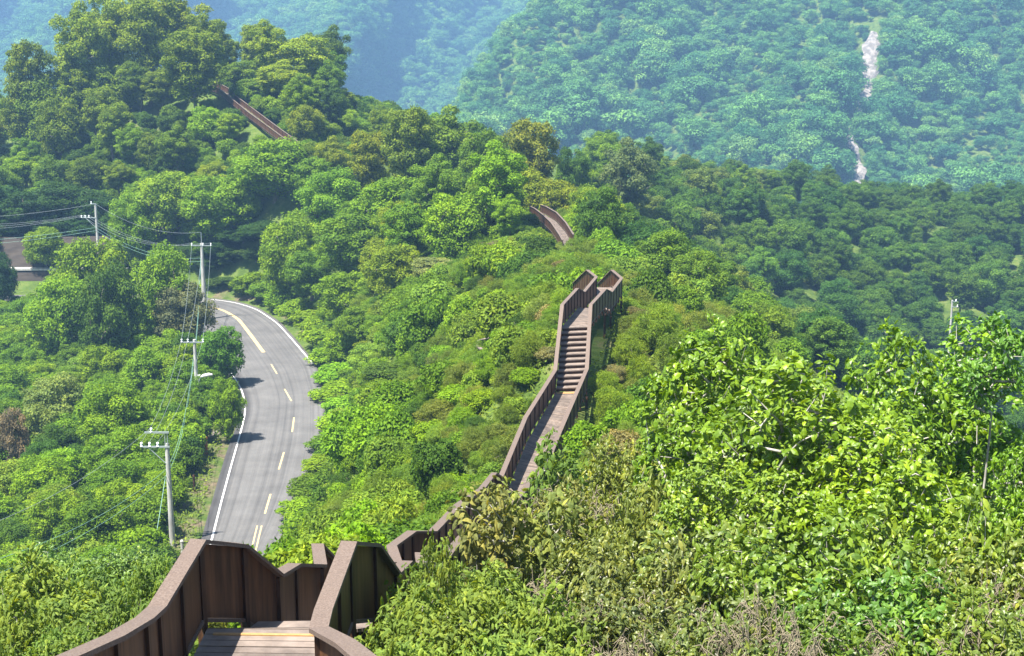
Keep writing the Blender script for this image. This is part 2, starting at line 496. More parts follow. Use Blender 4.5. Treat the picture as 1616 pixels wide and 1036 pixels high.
strip("edge_line", [(300, 980), (335, 850), (350, 790), (365, 735), (378, 690), (387, 655), (387, 635), (380, 612), (364, 588)], .16, M["white_paint"])
strip("edge_line", [(330, 473), (365, 476.5), (404, 488), (438, 511), (464, 540), (494, 575)], .2, M["white_paint"])
for off in (-.14, .14):
    strip("centre_line", [(326, 485.5), (340, 486.5), (354, 491), (376, 504), (396, 530), (416, 557)], .5 if off < 0 else .3, M["yellow_paint"], z=.066 if off < 0 else .07)
for a, b in [((428, 576), (437, 591)), ((449, 615), (460, 634)), ((464, 660), (461, 683)), ((448, 715), (440, 742)), ((427, 781), (418, 812))]:
    strip("centre_dash", [a, b], .17, M["yellow_paint"], n=4)
strip("centre_line", [(413, 831), (400, 885), (388, 940)], .13, M["yellow_paint"])
strip("centre_line", [(406, 831), (393, 885), (380, 940)], .13, M["yellow_paint"])

# ------------------------------------------------------------------ boardwalk
def sweep_cap(pts, w, h, top_off=0.0):
    pts = np.array(pts); n = len(pts)
    out = []
    seg = np.diff(pts[:, :2], axis=0); seg /= np.linalg.norm(seg, axis=1)[:, None] + 1e-9
    nrm = np.stack([-seg[:, 1], seg[:, 0]], 1)
    Ls, Rs = [], []
    for i in range(n):
        if i == 0: m = nrm[0]; k = 1
        elif i == n - 1: m = nrm[-1]; k = 1
        else:
            m = nrm[i - 1] + nrm[i]; m /= np.linalg.norm(m) + 1e-9
            k = 1 / max(.55, float(m @ nrm[i]))
        Ls.append(pts[i] + np.array([*(m * w / 2 * k), top_off])); Rs.append(pts[i] - np.array([*(m * w / 2 * k), -top_off]))
    Ls, Rs = np.array(Ls), np.array(Rs)
    dn = np.array([0, 0, -h])
    Vv = np.concatenate([Ls, Rs, Ls + dn, Rs + dn])
    Ff = []
    for i in range(n - 1):
        Ff += [[i, n + i, n + i + 1, i + 1], [2 * n + i + 1, 3 * n + i + 1, 3 * n + i, 2 * n + i],
               [i + 1, 2 * n + i + 1, 2 * n + i, i], [n + i, 3 * n + i, 3 * n + i + 1, n + i + 1]]
    Ff += [[0, 2 * n, 3 * n, n], [n - 1, 2 * n - 1, 4 * n - 1, 3 * n - 1]]
    return [(Vv, np.array(Ff))]


RAIL_H = 1.1


def railing(parent, pts, post_gap, lowpost):
    rail = empty("railing"); rail.parent = parent
    pts = np.array(pts)
    build("top_rail", sweep_cap(pts, .19, .05), M["wood_cap"], rail)
    dn = np.array([0, 0, -1.0])
    build("panel", sweep_cap(pts + dn * .052, .014, .92), M["panel"], rail)
    build("bottom_rail", sweep_cap(pts + dn * .974, .06, .05), M["wood_cap"], rail)
    seen = []
    for i in range(len(pts) - 1):
        d = pts[i + 1] - pts[i]; L = np.linalg.norm(d[:2])
        n = max(1, int(round(L / post_gap)))
        for k in range(n + (1 if i == len(pts) - 2 else 0)):
            c = pts[i] + d * k / n
            if seen and min(np.linalg.norm(c - s) for s in seen) < .35:
                continue
            seen.append(c)
            rz = math.atan2(d[1], d[0])
            build("post", [box(c + np.array([0, 0, -.052 - .62]), (.085, .085, 1.24), rz)], M["post"], rail)
    return rail


def deck(parent, L, R_, step_segs=(), drop=RAIL_H, plank=.15):
    """boards across the walk, or treads on the flagged segments"""
    chunks = []
    for i in range(len(L) - 1):
        a0, a1, b0, b1 = [q - np.array([0, 0, drop]) for q in (L[i], L[i + 1], R_[i], R_[i + 1])]
        inset = .03
        a0, b0 = a0 + (b0 - a0) * inset, b0 + (a0 - b0) * inset
        a1, b1 = a1 + (b1 - a1) * inset, b1 + (a1 - b1) * inset
        ln = np.linalg.norm((a1 + b1 - a0 - b0)[:2]) / 2
        if i in step_segs:
            if chunks:
                build("deck", chunks, M["wood_deck"], parent); chunks = []
            n = step_segs[i]
            rise = ((a1 + b1 - a0 - b0)[2] / 2) / n
            for k in range(n):
                t0, t1 = k / n, (k + 1) / n + (.03 if rise > 0 else .0)
                z = (a0[2] + b0[2]) / 2 + rise * (k + (1 if rise > 0 else 0))
                c = [a0 + (a1 - a0) * t0, b0 + (b1 - b0) * t0, b0 + (b1 - b0) * t1, a0 + (a1 - a0) * t1]
                for q in c: q[2] = z
                lo = [q - np.array([0, 0, .055]) for q in c]
                build("step", [hexa(c, lo)], M["wood_deck"], parent)
                if rise > 0:      # dark board added to stand for the shade in the open gap
                    rc = [c[0] + (c[3] - c[0]) * .10, c[1] + (c[2] - c[1]) * .10, c[1] + (c[2] - c[1]) * .2, c[0] + (c[3] - c[0]) * .2]
                    rc = [q - np.array([0, 0, .057]) for q in rc]
                    build("gap_shade", [hexa(rc, [q - np.array([0, 0, max(.05, rise - .06)]) for q in rc])], M["post"], parent)
            continue
        n = max(1, int(ln / plank))
        for k in range(n):
            t0, t1 = k / n + .006, (k + 1) / n - .10 / n * 1.2
            t1 = (k + .93) / n
            c = [a0 + (a1 - a0) * t0, b0 + (b1 - b0) * t0, b0 + (b1 - b0) * t1, a0 + (a1 - a0) * t1]
            dz = np.array([0, 0, rnd.uniform(-.004, .004)])
            c = [q + dz for q in c]
            hx_ = hexa(c, [q - np.array([0, 0, .045]) for q in c])
            chunks.append((hx_[0], hx_[1], 0, np.full(8, rnd.random())))
    if chunks:
        build("deck", chunks, M["wood_deck"], parent)
    # stringers below the boards
    sc = []
    for q in (L, R_):
        o = R_ if q is L else L
        ptsS = [p_ + (o[i] - p_) * .1 - np.array([0, 0, drop + .06]) for i, p_ in enumerate(q)]
        sc += sweep_cap(ptsS, .09, .22)
    build("stringer", sc, M["post"], parent)


def supports(parent, L, R_, gap):
    acc = 0
    for i in range(len(L) - 1):
        ln = np.linalg.norm(L[i + 1] - L[i]); n = max(1, int(ln / gap))
        for k in range(n):
            for q0, q1 in ((L[i], L[i + 1]), (R_[i], R_[i + 1])):
                c = q0 + (q1 - q0) * k / n
                top = c[2] - RAIL_H - .28
                g = h1(c[0], c[1]) - .4
                if top - g > .1:
                    build("support_post", [box((c[0], c[1], (top + g) / 2), (.12, .12, top - g))], M["post"], parent)


def walkway(L, R_, label, gap, steps={}, sup=4.0):
    c = (L[0] + R_[0]) / 2
    w = empty("boardwalk")
    tag(w, label, "boardwalk", "sections of the brown hillside boardwalk")
    railing(w, L, gap, 0); railing(w, R_, gap, 0)
    deck(w, L, R_, steps)
    supports(w, L, R_, sup)
    return w


bw_near = walkway(near_L, near_R, "nearest brown boardwalk landing and zigzag steps in the foreground", 1.1,
                  {0: 9, 1: 2, 6: 4, 17: 8, 18: 6, 19: 8}, 3.0)
bw_mid = walkway(mid_L, mid_R, "long boardwalk ramp and stair climbing to the green crest", 1.15, {2: 12, 5: 3}, 3.0)
bw_ridge = walkway(ridge_L, ridge_R, "short curved boardwalk piece below the trees of the middle ridge", 1.6, {}, 6)
bw_hill = walkway(hill_L, hill_R, "steep boardwalk on the upper left hill under tall trees", 1.8, {}, 6)
# yellow nosing on the last board of the landing and on the foot of the stair
def nosing(parent, L0, L1, R0, R1, t, d):
    a = L0 + (L1 - L0) * t; b = R0 + (R1 - R0) * t
    a, b = a + (b - a) * .09, b + (a - b) * .09
    t_ = (L1 - L0) / np.linalg.norm(L1 - L0) * d
    z = np.array([0, 0, -RAIL_H + .012])
    c = [a + z, b + z, b + t_ + z, a + t_ + z]
    build("nosing", [hexa(c, [q - np.array([0, 0, .02]) for q in c])], M["nosing"], parent)
nosing(bw_near, near_L[4], near_L[5], near_R[4], near_R[5], .90, .05)
nosing(bw_mid, mid_L[1], mid_L[2], mid_R[1], mid_R[2], .955, .3)

# bend of railing showing in the shrubs on the slope
gy0 = next(y for y in np.arange(70, 150, .5) if P(757, 543, y)[2] < h1(P(757, 543, y)[0], y) + 1.5)
g = [P(772, 533, gy0 + 1.6), P(756, 537, gy0 + .6), P(753, 546, gy0 - .4), P(761, 551, gy0 - 1.6)]
rb = empty("railing", (0, 0, 0))
tag(rb, "short pale-rimmed bend of dark railing poking out of the shrubs on the slope", "railing")
build("top_rail", sweep_cap(g, .22, .07), M["wood_deck"], rb)
build("panel", sweep_cap([q - np.array([0, 0, .075]) for q in g], .03, .8), M["panel"], rb)
for q in g:
    build("post", [box(q + np.array([0, 0, -1.1]), (.09, .09, 2.0))], M["post"], rb)

# ------------------------------------------------------------------ retaining wall, guardrails, bank
def ribbon(name, A, B, mat, thick=.4, parent=None):
    """upright wall between bottom line A and top line B, thickness going back (+Y)"""
    A, B = np.array(A), np.array(B); n = len(A)
    bk = np.array([0, thick, 0])
    Vv = np.concatenate([A, B, A + bk, B + bk])
    Ff = []
    for i in range(n - 1):
        Ff += [[i, i + 1, n + i + 1, n + i], [n + i, n + i + 1, 3 * n + i + 1, 3 * n + i], [2 * n + i + 1, 2 * n + i, 3 * n + i, 3 * n + i + 1]]
    Ff += [[0, n, 3 * n, 2 * n], [n - 1, 3 * n - 1, 4 * n - 1, 2 * n - 1]]
    return build(name, [(Vv, np.array(Ff))], mat, parent)


xs = [-120, -60, 0, 40, 80, 120, 160, 200]
rw = empty("retaining_wall", P(40, 466, 217))
rw_off = np.array(rw.location)
def rel(p): return np.array(p) - rw_off
tag(rw, "two-tier brown retaining wall behind the road at the far left", "wall")
ribbon("lower_wall", [rel(P(x, 467, 219)) for x in xs], [rel(P(x, 425, 220.5)) for x in xs], M["wall_brown"], .5, rw)
build("ledge", [(np.concatenate([[rel(P(x, 424.5, 220.2)) for x in xs], [rel(P(x, 424.5, 220.2)) + np.array([0, 1.6, .0]) for x in xs],
                                [rel(P(x, 424.5, 220.2)) + np.array([0, 0, -.3]) for x in xs]]),
                 np.array([[i, i + 1, 9 + i, 8 + i] for i in range(7)] + [[16 + i, 17 + i, i + 1, i] for i in range(7)]))], M["concrete"], rw)
ribbon("upper_wall", [rel(P(x, 425, 221.6)) for x in xs], [rel(P(x, 376 - abs(x - 40) * .02, 225)) for x in xs], M["wall_brown"], .6, rw)


def guardrail(pts, label):
    e = empty("guardrail", pts[0])
    o = np.array(pts[0])
    tag(e, label, "guardrail", "white guardrails beside the upper road")
    p = [np.array(q) - o for q in pts]
    build("beam", sweep_cap(p, .12, .32), M["white_paint"], e)
    for i, q in enumerate(p[:-1]):
        n = max(1, int(np.linalg.norm(p[i + 1] - q) / 2.0))
        for k in range(n):
            c = q + (p[i + 1] - q) * k / n
            build("post", [box(c + np.array([0, .1, -.55]), (.12, .12, .9))], M["concrete"], e)


guardrail([P(-60, 467, 208), P(0, 467.5, 208), P(41, 468, 208), P(46, 472, 207)], "longer white guardrail at the left edge of the upper road")
guardrail([P(90, 468, 209), P(106, 469, 209)], "short white guardrail piece glimpsed between trees on the upper road")

# ------------------------------------------------------------------ utility poles, lamps, wires
WIRE = {}


def insulator(parent, c, r=.13):
    ch = []
    for k, (rr, zz) in enumerate([(r, 0), (r * .75, .13), (r * .9, .24)]):
        ch += tube([c + np.array([0, 0, zz]), c + np.array([0, 0, zz + .09])], [rr, rr * .6], 8)
    build("insulator", ch, M["ceramic"], parent)


def utility_pole(key, top, base, label, arms, r0=.13, r1=.2, box_at=None, lamp=None, spike=0.0):
    """arms: (drop from top, left reach, right reach, [insulator offsets], brace)"""
    b = np.array(base); t = np.array([b[0], b[1], top[2]])
    H = t[2] - b[2]
    e = empty("utility_pole", b)
    tag(e, label, "utility pole", "utility poles along the road")
    build("shaft", tube([(0, 0, -.5), (0, 0, H * .5), (0, 0, H)], [r1, (r0 + r1) / 2, r0], 10), M["concrete"], e)
    WIRE[key] = {}
    for j, (dz, lf, rt, ins, brace) in enumerate(arms):
        z = H - dz
        arm = build("crossarm", [box(((rt - lf) / 2, -.16, z), (lf + rt, .11, .13))], M["steel"], e)
        if dz < 0:
            build("bracket", tube([(-.1, -.12, H - .1), (-.1, -.12, z)], .04, 6) + tube([(.1, -.12, H - .1), (.1, -.12, z)], .04, 6), M["steel"], e)
        for q in ins:
            insulator(e, np.array([q, -.16, z + .06]))
            WIRE[key].setdefault(j, []).append(b + np.array([q, -.16, z + .4]))
        if brace:
            build("brace", tube([(-lf * .7, -.16, z - .06), (-.05, -.12, z - lf * .7)], .035, 6), M["steel"], e)
    WIRE[key]["tel"] = [b + np.array([-.2, -.2, H - 2.2]), b + np.array([-.2, -.2, H - 2.7])]
    WIRE[key]["top"] = [b + np.array([0, 0, H + spike])]
    if spike:
        build("spike", tube([(0, 0, H), (0, 0, H + spike)], .05, 6), M["steel"], e)
    if box_at:
        build("meter_box", [box((.33, -.1, H - box_at), (.34, .3, 1.0))], M["white_paint"], e)
    return e


pz = 0.0
utility_pole("a", P(256, 700, 103), np.array([*P(273, 872, 103)[:2], -.3]), "nearest utility pole by the road verge with two crossarms and diagonal brace",
             [(-.95, 1.7, .25, [-1.15], False), (.25, 2.1, .25, [-2.0, -1.35, -.7], True)], .17, .24)
utility_pole("b", P(300, 536, 147), np.array([*P(312, 640, 147)[:2], -.3]), "second utility pole with one crossarm and a white meter box over the shrubs",
             [(.3, 1.5, 1.1, [-1.4, -.7, 1.0], False)], .17, .24, box_at=4.6)
utility_pole("c", P(309, 384, 194), np.array([*P(324, 506, 194)[:2], -.2]), "tall utility pole at the left edge of the road bend",
             [(.35, 1.45, 1.5, [-1.4, .25, 1.4], False)], .19, .42, spike=1.6)
utility_pole("d", P(145, 322, 213), np.array([*P(160, 468, 213)[:2], -.2]), "upper left utility pole in front of the dark trees with one-sided crossarm",
             [(2.2, 2.4, .1, [-2.3, -1.7, -1.1], True), (-.02, .75, .1, [-.6], False)], .18, .3)
utility_pole("e", P(1497, 474, 232), np.array([*P(1497, 560, 232)[:2], P(1497, 560, 232)[2] - 3]), "pale utility pole far right beyond the big leafy tree",
             [(.2, .1, .8, [.6], False), (1.2, .1, 1.1, [.9], False)], .16, .22)
utility_pole("f", P(1262, 574, 205), np.array([*P(1262, 640, 205)[:2], P(1262, 640, 205)[2]]), "faint utility pole in the valley behind the right leafy tree",
             [(.2, 1.2, 1.2, [-1, 1], False)], .16, .22)


def street_lamp(base, H, reach, yaw, label):
    e = empty("street_lamp", base, yaw)
    tag(e, label, "street lamp", "street lamps along the road")
    build("pole", tube([(0, 0, -.3), (0, 0, H * .6), (0, 0, H)], [.1, .08, .06], 8), M["steel"], e)
    build("arm", tube([(0, 0, H - .3), (reach * .5, 0, H + .15), (reach, 0, H + .35)], .045, 6), M["steel"], e)
    build("lamp_head", tube([(reach, 0, H + .33), (reach + .3, 0, H + .45), (reach + .9, 0, H + .58), (reach + 1.3, 0, H + .6)], [.09, .2, .22, .1], 8), M["white_paint"], e)


b_ = P(316, 640, 145.5)
street_lamp((b_[0], b_[1], -.2), P(316, 601, 145.5)[2] + .3, .25, R(0), "white street lamp beside the second pole over the road edge")
b_ = P(158, 470, 205)
street_lamp((b_[0], b_[1], -.3), P(158, 400, 205)[2], .35, R(10), "small white street lamp among the upper left trees")


def wire(p0, p1, sag, r, mat, label):
    p0, p1 = np.array(p0), np.array(p1)
    t = np.linspace(0, 1, 17)[:, None]
    q = p0 * (1 - t) + p1 * t; q[:, 2] -= sag * 4 * (t * (1 - t))[:, 0]
    o = build("power_line", [(c[0], c[1], 0, None, True) for c in tube(q - p0, r, 4, cap=False)], mat, loc=p0)
    tag(o, label, "power line", "power lines between the poles")


for k in range(3):
    wire(WIRE["a"][1][k], WIRE["b"][0][k], 1.2,   .014, M["cable"], "thin power line between the nearest and the second pole")
    wire(WIRE["b"][0][k], WIRE["c"][0][k], 1.0, .017, M["cable"], "thin power line from the second pole to the pole at the bend")
    wire(WIRE["c"][0][k], WIRE["d"][0][k], 2.0,   .014, M["cable"], "thin power line from the bend pole to the upper left pole")
    wire(WIRE["d"][0][k], P(-120, 352 + 6 * k, 214), .8, .015, M["cable"], "thin power line leaving the upper left pole to the left")
for k in range(2):
    wire(WIRE["a"]["tel"][k], WIRE["b"]["tel"][k], 2.0, .02, M["green_cable"], "green telephone cable from the nearest pole to the second pole")
    wire(WIRE["b"]["tel"][k], WIRE["c"]["tel"][k], 1.6, .02, M["green_cable"], "green telephone cable from the second pole to the bend pole")
    wire(WIRE["c"]["tel"][k], WIRE["d"]["tel"][k] + np.array([0, 0, -1.5]), 1.5, .018, M["green_cable"], "green telephone cable from the bend pole to the left pole")
    wire(WIRE["d"]["tel"][k] + np.array([0, 0, -1.6]), P(-120, 384 + 7 * k, 214), .5, .02, M["green_cable"], "green telephone cable running left from the upper left pole")
    wire(WIRE["a"]["tel"][k], P(-80, 905 + 26 * k, 62), 1.0, .017, M["green_cable"], "green telephone cable running to the lower left from the nearest pole")
wire(WIRE["c"]["top"][0], WIRE["d"]["top"][0], 1.6, .015, M["cable"], "topmost wire between the bend pole and the upper left pole")
wire(WIRE["d"]["top"][0], P(-120, 345, 214), .7, .017, M["cable"], "topmost wire leaving the upper left pole")
wire(WIRE["a"][0][0], P(-80, 850, 80), 1.0,   .014, M["cable"], "single thin wire to the lower left from the nearest pole top")
wire(WIRE["a"]["tel"][1], P(240, 885, 97), .05, .028, M["green_cable"], "taut green guy wire slanting down from the nearest pole")

# roadside posts
def marker(px, row, h, r, mat, label, cap):
    b = PZ(px, row)
    e = empty("marker_post", (b[0], b[1], -.15))
    tag(e, label, "post", "posts on the left road verge")
    build("shaft", tube([(0, 0, -.2), (0, 0, h * .9)], [r, r * .92], 8), mat, e)
    build("cap", tube([(0, 0, h * .9 + .004), (0, 0, h)], [r * 1.12, r * .7], 8), cap, e)


marker(325, 716, 1.9, .22, M["rust"], "rusty orange post on the grassy verge left of the road", M["rust"])
marker(307, 775, 1.7, .12, M["post"], "thin dark post on the verge beside the hedge", M["post"])
marker(288, 872, 1.2, .14, M["concrete"], "short grey concrete post behind the near railing", M["concrete"])
for k, (px, row, s) in enumerate([(352, 684, .8), (344, 690, .5), (357, 676, .55)]):
    rg = np.random.default_rng(40 + k)
    th = np.linspace(0, 2 * np.pi, 9)[:-1]
    rings = []
    for zz, rr in ((-.2, .9), (.15, 1), (.45, .8), (.62, .35)):
        rings.append(np.stack([np.cos(th) * rr * rg.uniform(.75, 1.15, 8), np.sin(th) * rr * rg.uniform(.75, 1.15, 8), np.full(8, zz) + rg.uniform(-.06, .06, 8)], 1))
    Vk = np.concatenate(rings) * s
    Fk = np.array([[i * 8 + j, i * 8 + (j + 1) % 8, (i + 1) * 8 + (j + 1) % 8, (i + 1) * 8 + j] for i in range(3) for j in range(8)])
    top = np.array([[24 + j for j in range(8)]])
    b = PZ(px, row)
    o = build("boulder", [(Vk, Fk), (Vk, top)], M["rock_pale"], loc=(b[0] - .5, b[1], -.1))
    tag(o, ["largest pale boulder on the road verge beside the orange post", "smallest pale boulder left of the others on the verge", "middle-sized pale boulder nearest the white edge line"][k], "boulder", "boulders on the road verge")

# ------------------------------------------------------------------ vegetation prototypes
def unit(v):
    return v / (np.linalg.norm(v, axis=-1, keepdims=True) + 1e-9)


def leaves(C, Nrm, size, asp, rg, tone, fold=.0, droop=None, detailed=False):
    """one leaf per row of C: centre, plane normal, length; returns chunk"""
    n = len(C)
    Nrm = unit(Nrm)
    if droop is None:
        t = unit(np.cross(Nrm, unit(rg.normal(size=(n, 3)))))
    else:
        t = unit(droop - Nrm * (droop * Nrm).sum(1, keepdims=True))
    b = np.cross(Nrm, t)
    s = size[:, None]
    if not detailed:
        w = asp
        Vv = np.stack([C - t * s * .5, C + b * s * w * .5 + t * s * .02, C + t * s * .5, C - b * s * w * .5 + t * s * .02], 1)
        Vv[:, 1] -= Nrm * s * fold; Vv[:, 3] -= Nrm * s * fold
        Fv = np.arange(4 * n).reshape(n, 4)
        return (Vv.reshape(-1, 3), Fv, 0, np.repeat(tone, 4), False)
    base = C - t * s * .5
    m1, m2 = C - t * s * .18 + Nrm * s * .05, C + t * s * .18 + Nrm * s * .04
    tip = C + t * s * .5 - Nrm * s * .14
    q1, q2 = C - t * s * .16 - Nrm * s * (fold - .04), C + t * s * .18 - Nrm * s * fold
    w1, w2 = b * s * asp * .5, b * s * asp * .40
    Vv = np.stack([base, q1 + w1, q2 + w2, tip, q2 - w2, q1 - w1, m1, m2], 1).reshape(-1, 3)
    k = np.arange(n)[:, None] * 8
    T = [[0, 6, 1], [6, 2, 1], [6, 7, 2], [7, 3, 2], [0, 5, 6], [5, 4, 6], [6, 4, 7], [7, 4, 3]]
    Fv = np.concatenate([k + np.array([q]) for q in T])
    return (Vv, Fv, 0, np.repeat(tone, 8), False)


def skeleton(tips, trunk_top, rg, r_tip, trunk_r, n=5, base=(0, 0, -.4), curve=.12, power=2.3):
    """greedy branching from the trunk to every tip; returns chunks"""
    base = np.array(base, float); tt = np.array(trunk_top, float)
    nodes = [base]; par = [-1]
    K = 5
    bend = rg.normal(size=3) * np.linalg.norm(tt - base) * .05; bend[2] = 0
    for k in range(1, K + 1):
        t = k / K
        nodes.append(base * (1 - t) + tt * t + bend * math.sin(t * math.pi)); par.append(len(nodes) - 2)
    order = np.argsort(np.linalg.norm(tips - tt, axis=1))
    ends = []
    for ti in order:
        tip = tips[ti]
        nd = np.array(nodes[2:])
        vec = tip - nd
        cost = np.linalg.norm(vec, axis=1) * (1.0 + .9 * np.maximum(0, -vec[:, 2] / (np.linalg.norm(vec, axis=1) + 1e-6)))
        j = int(cost.argmin()) + 2
        a = nodes[j]; d = tip - a; L = np.linalg.norm(d)
        m = max(1, min(4, int(L / (.14 * (1 + np.linalg.norm(tt - base))))))
        off = rg.normal(size=3) * L * curve
        prev = j
        for k in range(1, m + 1):
            t = k / m
            nodes.append(a + d * t + off * math.sin(math.pi * t)); par.append(prev); prev = len(nodes) - 1
        ends.append(prev)
    cnt = np.zeros(len(nodes))
    for e in ends:
        cnt[e] = 1
    for i in range(len(nodes) - 1, 0, -1):
        cnt[par[i]] += cnt[i]
    rad = r_tip * np.maximum(cnt, 1) ** (1 / power)
    rad *= min(1.0, 9) * 1.0
    rad = np.minimum(rad * max(1e-3, 1), trunk_r)
    rad[0] = trunk_r * 1.25
    out = []
    P_ = np.array(nodes)
    a, b = P_[[par[i] for i in range(1, len(nodes))]], P_[1:]
    ra, rb = np.array([min(rad[par[i]], rad[i] * 1.5) for i in range(1, len(nodes))]), rad[1:]
    ra[:K] = np.linspace(trunk_r * 1.25, trunk_r, K + 1)[:-1]; rb[:K] = np.linspace(trunk_r * 1.25, trunk_r, K + 1)[1:]
    t = unit(b - a)
    ref = np.where(np.abs(t[:, 2:3]) < .9, np.array([[0, 0, 1.]]), np.array([[1., 0, 0]]))
    u_ = unit(np.cross(t, ref)); v_ = np.cross(t, u_)
    th = np.arange(n) * 2 * np.pi / n
    ring = lambda c, r: c[:, None] + r[:, None, None] * (u_[:, None] * np.cos(th)[None, :, None] + v_[:, None] * np.sin(th)[None, :, None])
    V1, V2 = ring(a, ra), ring(b + t * rb[:, None] * .3, rb)
    m = len(a)
    Vv = np.concatenate([V1, V2], 1).reshape(-1, 3)
    k = np.arange(m)[:, None] * 2 * n
    Fs = np.concatenate([k + np.array([[q, (q + 1) % n, n + (q + 1) % n, n + q]]) for q in range(n)])
    return [(Vv, Fs, 0, None, True)]


def clumps_in(rg, W, H, z0, n, rmin, rmax, umbrella=0.0, inner=.45):
    """clump centres inside the crown envelope (half width W/2, from z0 to H)"""
    out, rad = [], []
    tries = 0
    zc, rz = (z0 + H) / 2, (H - z0) / 2
    while len(out) < n and tries < 6000:
        tries += 1
        d = unit(rg.normal(size=3))
        q = rg.uniform(inner, 1.0)
        r = rg.uniform(rmin, rmax) * W
        p = np.array([d[0] * q * (W / 2 - r * .7), d[1] * q * (W / 2 - r * .7), zc + d[2] * q * (rz - r * .5)])
        if umbrella:
            t = (p[2] - z0) / (H - z0)
            p[:2] *= (.55 + umbrella * t) if t < .75 else 1.0
        # lumpy outline
        if all(np.linalg.norm(p - o) > .62 * (r + q2) * .9 for o, q2 in zip(out, rad)):
            out.append(p); rad.append(r)
    return np.array(out), np.array(rad)


def crown_leaves(rg, C, Rd, n, leaf, flat=.7, asp=.62, fold=.06, up=.35, jit=.6, detailed=False, hang=0.0):
    w = Rd ** 2; w /= w.sum()
    idx = rg.choice(len(C), size=n, p=w)
    d = unit(rg.normal(size=(n, 3)))
    low = d[:, 2] < -.25
    d[low & (rg.random(n) < .6), 2] *= -1
    lump = 1 + .16 * np.sin(d[:, 0] * 5 + idx) * np.cos(d[:, 1] * 6 + idx * 2.1)
    rr = Rd[idx] * (.50 + .62 * rg.random(n) ** .7 + np.abs(rg.normal(size=n)) * .10) * lump
    pos = C[idx] + d * rr[:, None] * np.array([1, 1, flat])
    nrm = d / np.array([1, 1, flat]) + rg.normal(size=(n, 3)) * jit + np.array([0, 0, up])
    ctone = rg.uniform(.3, .7, len(C))
    tone = np.clip(ctone[idx] + rg.normal(size=n) * .16, 0, 1)
    size = leaf * rg.uniform(.6, 1.35, n)
    dr = None
    if hang:
        dr = unit(d * np.array([1, 1, .3]) + rg.normal(size=(n, 3)) * .5 + np.array([0, 0, -hang]))
    return leaves(pos, nrm, size, asp, rg, tone, fold, dr, detailed)


PROTO = {}


def proto_tree(key, seed, W, H, z0f, ncl, nleaf, leaf, flat, mat="leaf", bark="bark", rmin=.13, rmax=.22, umb=0.0, trunk_r=.2, up=.35, jit=.6, detailed=False, r_tip=.035, inner=.45, hang=0.0, asp=.62):
    rg = np.random.default_rng(seed)
    C, Rd = clumps_in(rg, W, H, z0f * H, ncl, rmin, rmax, umb, inner)
    lv = crown_leaves(rg, C, Rd, nleaf, leaf, flat, up=up, jit=jit, detailed=detailed, hang=hang, asp=asp)
    sk = skeleton(C - np.array([0, 0, 1]) * Rd[:, None] * .3 * flat, (rg.normal() * W * .04, rg.normal() * W * .04, H * (z0f * .55 + .25)), rg, r_tip, trunk_r)
    cr = build("crown", [lv], M[mat], link=False)
    tk = build("trunk", sk, M[bark], link=False)
    PROTO[key] = dict(crown=cr.data, trunk=tk.data, W=W, H=H)


def proto_shrub(key, seed, W, H, ncl, nleaf, leaf, flat, mat="leaf", bark="bark", rmin=.14, rmax=.26, up=.35, jit=.7, detailed=False, nstem=6, inner=.3, hang=0.0, asp=.6, stems=True):
    rg = np.random.default_rng(seed)
    C, Rd = clumps_in(rg, W, H, H * .02, ncl, rmin, rmax, 0, inner)
    lv = crown_leaves(rg, C, Rd, nleaf, leaf, flat, up=up, jit=jit, detailed=detailed, hang=hang, asp=asp)
    sk = skeleton(C, (0, 0, H * .22), rg, .012 * W / 3, .05 * W / 3, n=4)
    sk = [(s[0], s[1], 1, s[3], s[4]) for s in sk]
    o = build("shrub", [lv] + sk, [M[mat], M[bark]], link=False)
    PROTO[key] = dict(mesh=o.data, W=W, H=H)


for s in range(3):
    proto_tree(f"round{s}", 100 + s, 7, 8, .06, 62, 21000, .25, .8, rmin=.07, rmax=.19, jit=.65)
    proto_tree(f"tall{s}", 120 + s, 9.5, 14, .22, 66, 21000, .30, .8, rmin=.05, rmax=.145, umb=.45, trunk_r=.2, inner=.4, jit=.6)
for s in range(4):
    proto_shrub(f"bush{s}", 140 + s, 3.0, 2.4, 26, 7500, .18, .9, jit=.75, rmin=.09, rmax=.25, inner=.5)
    proto_shrub(f"feather{s}", 150 + s, 3.0, 2.2, 30, 8000, .20, .9, mat="fine_leaf", rmin=.07, rmax=.24, jit=1.1, asp=.2, inner=.45, up=.1)


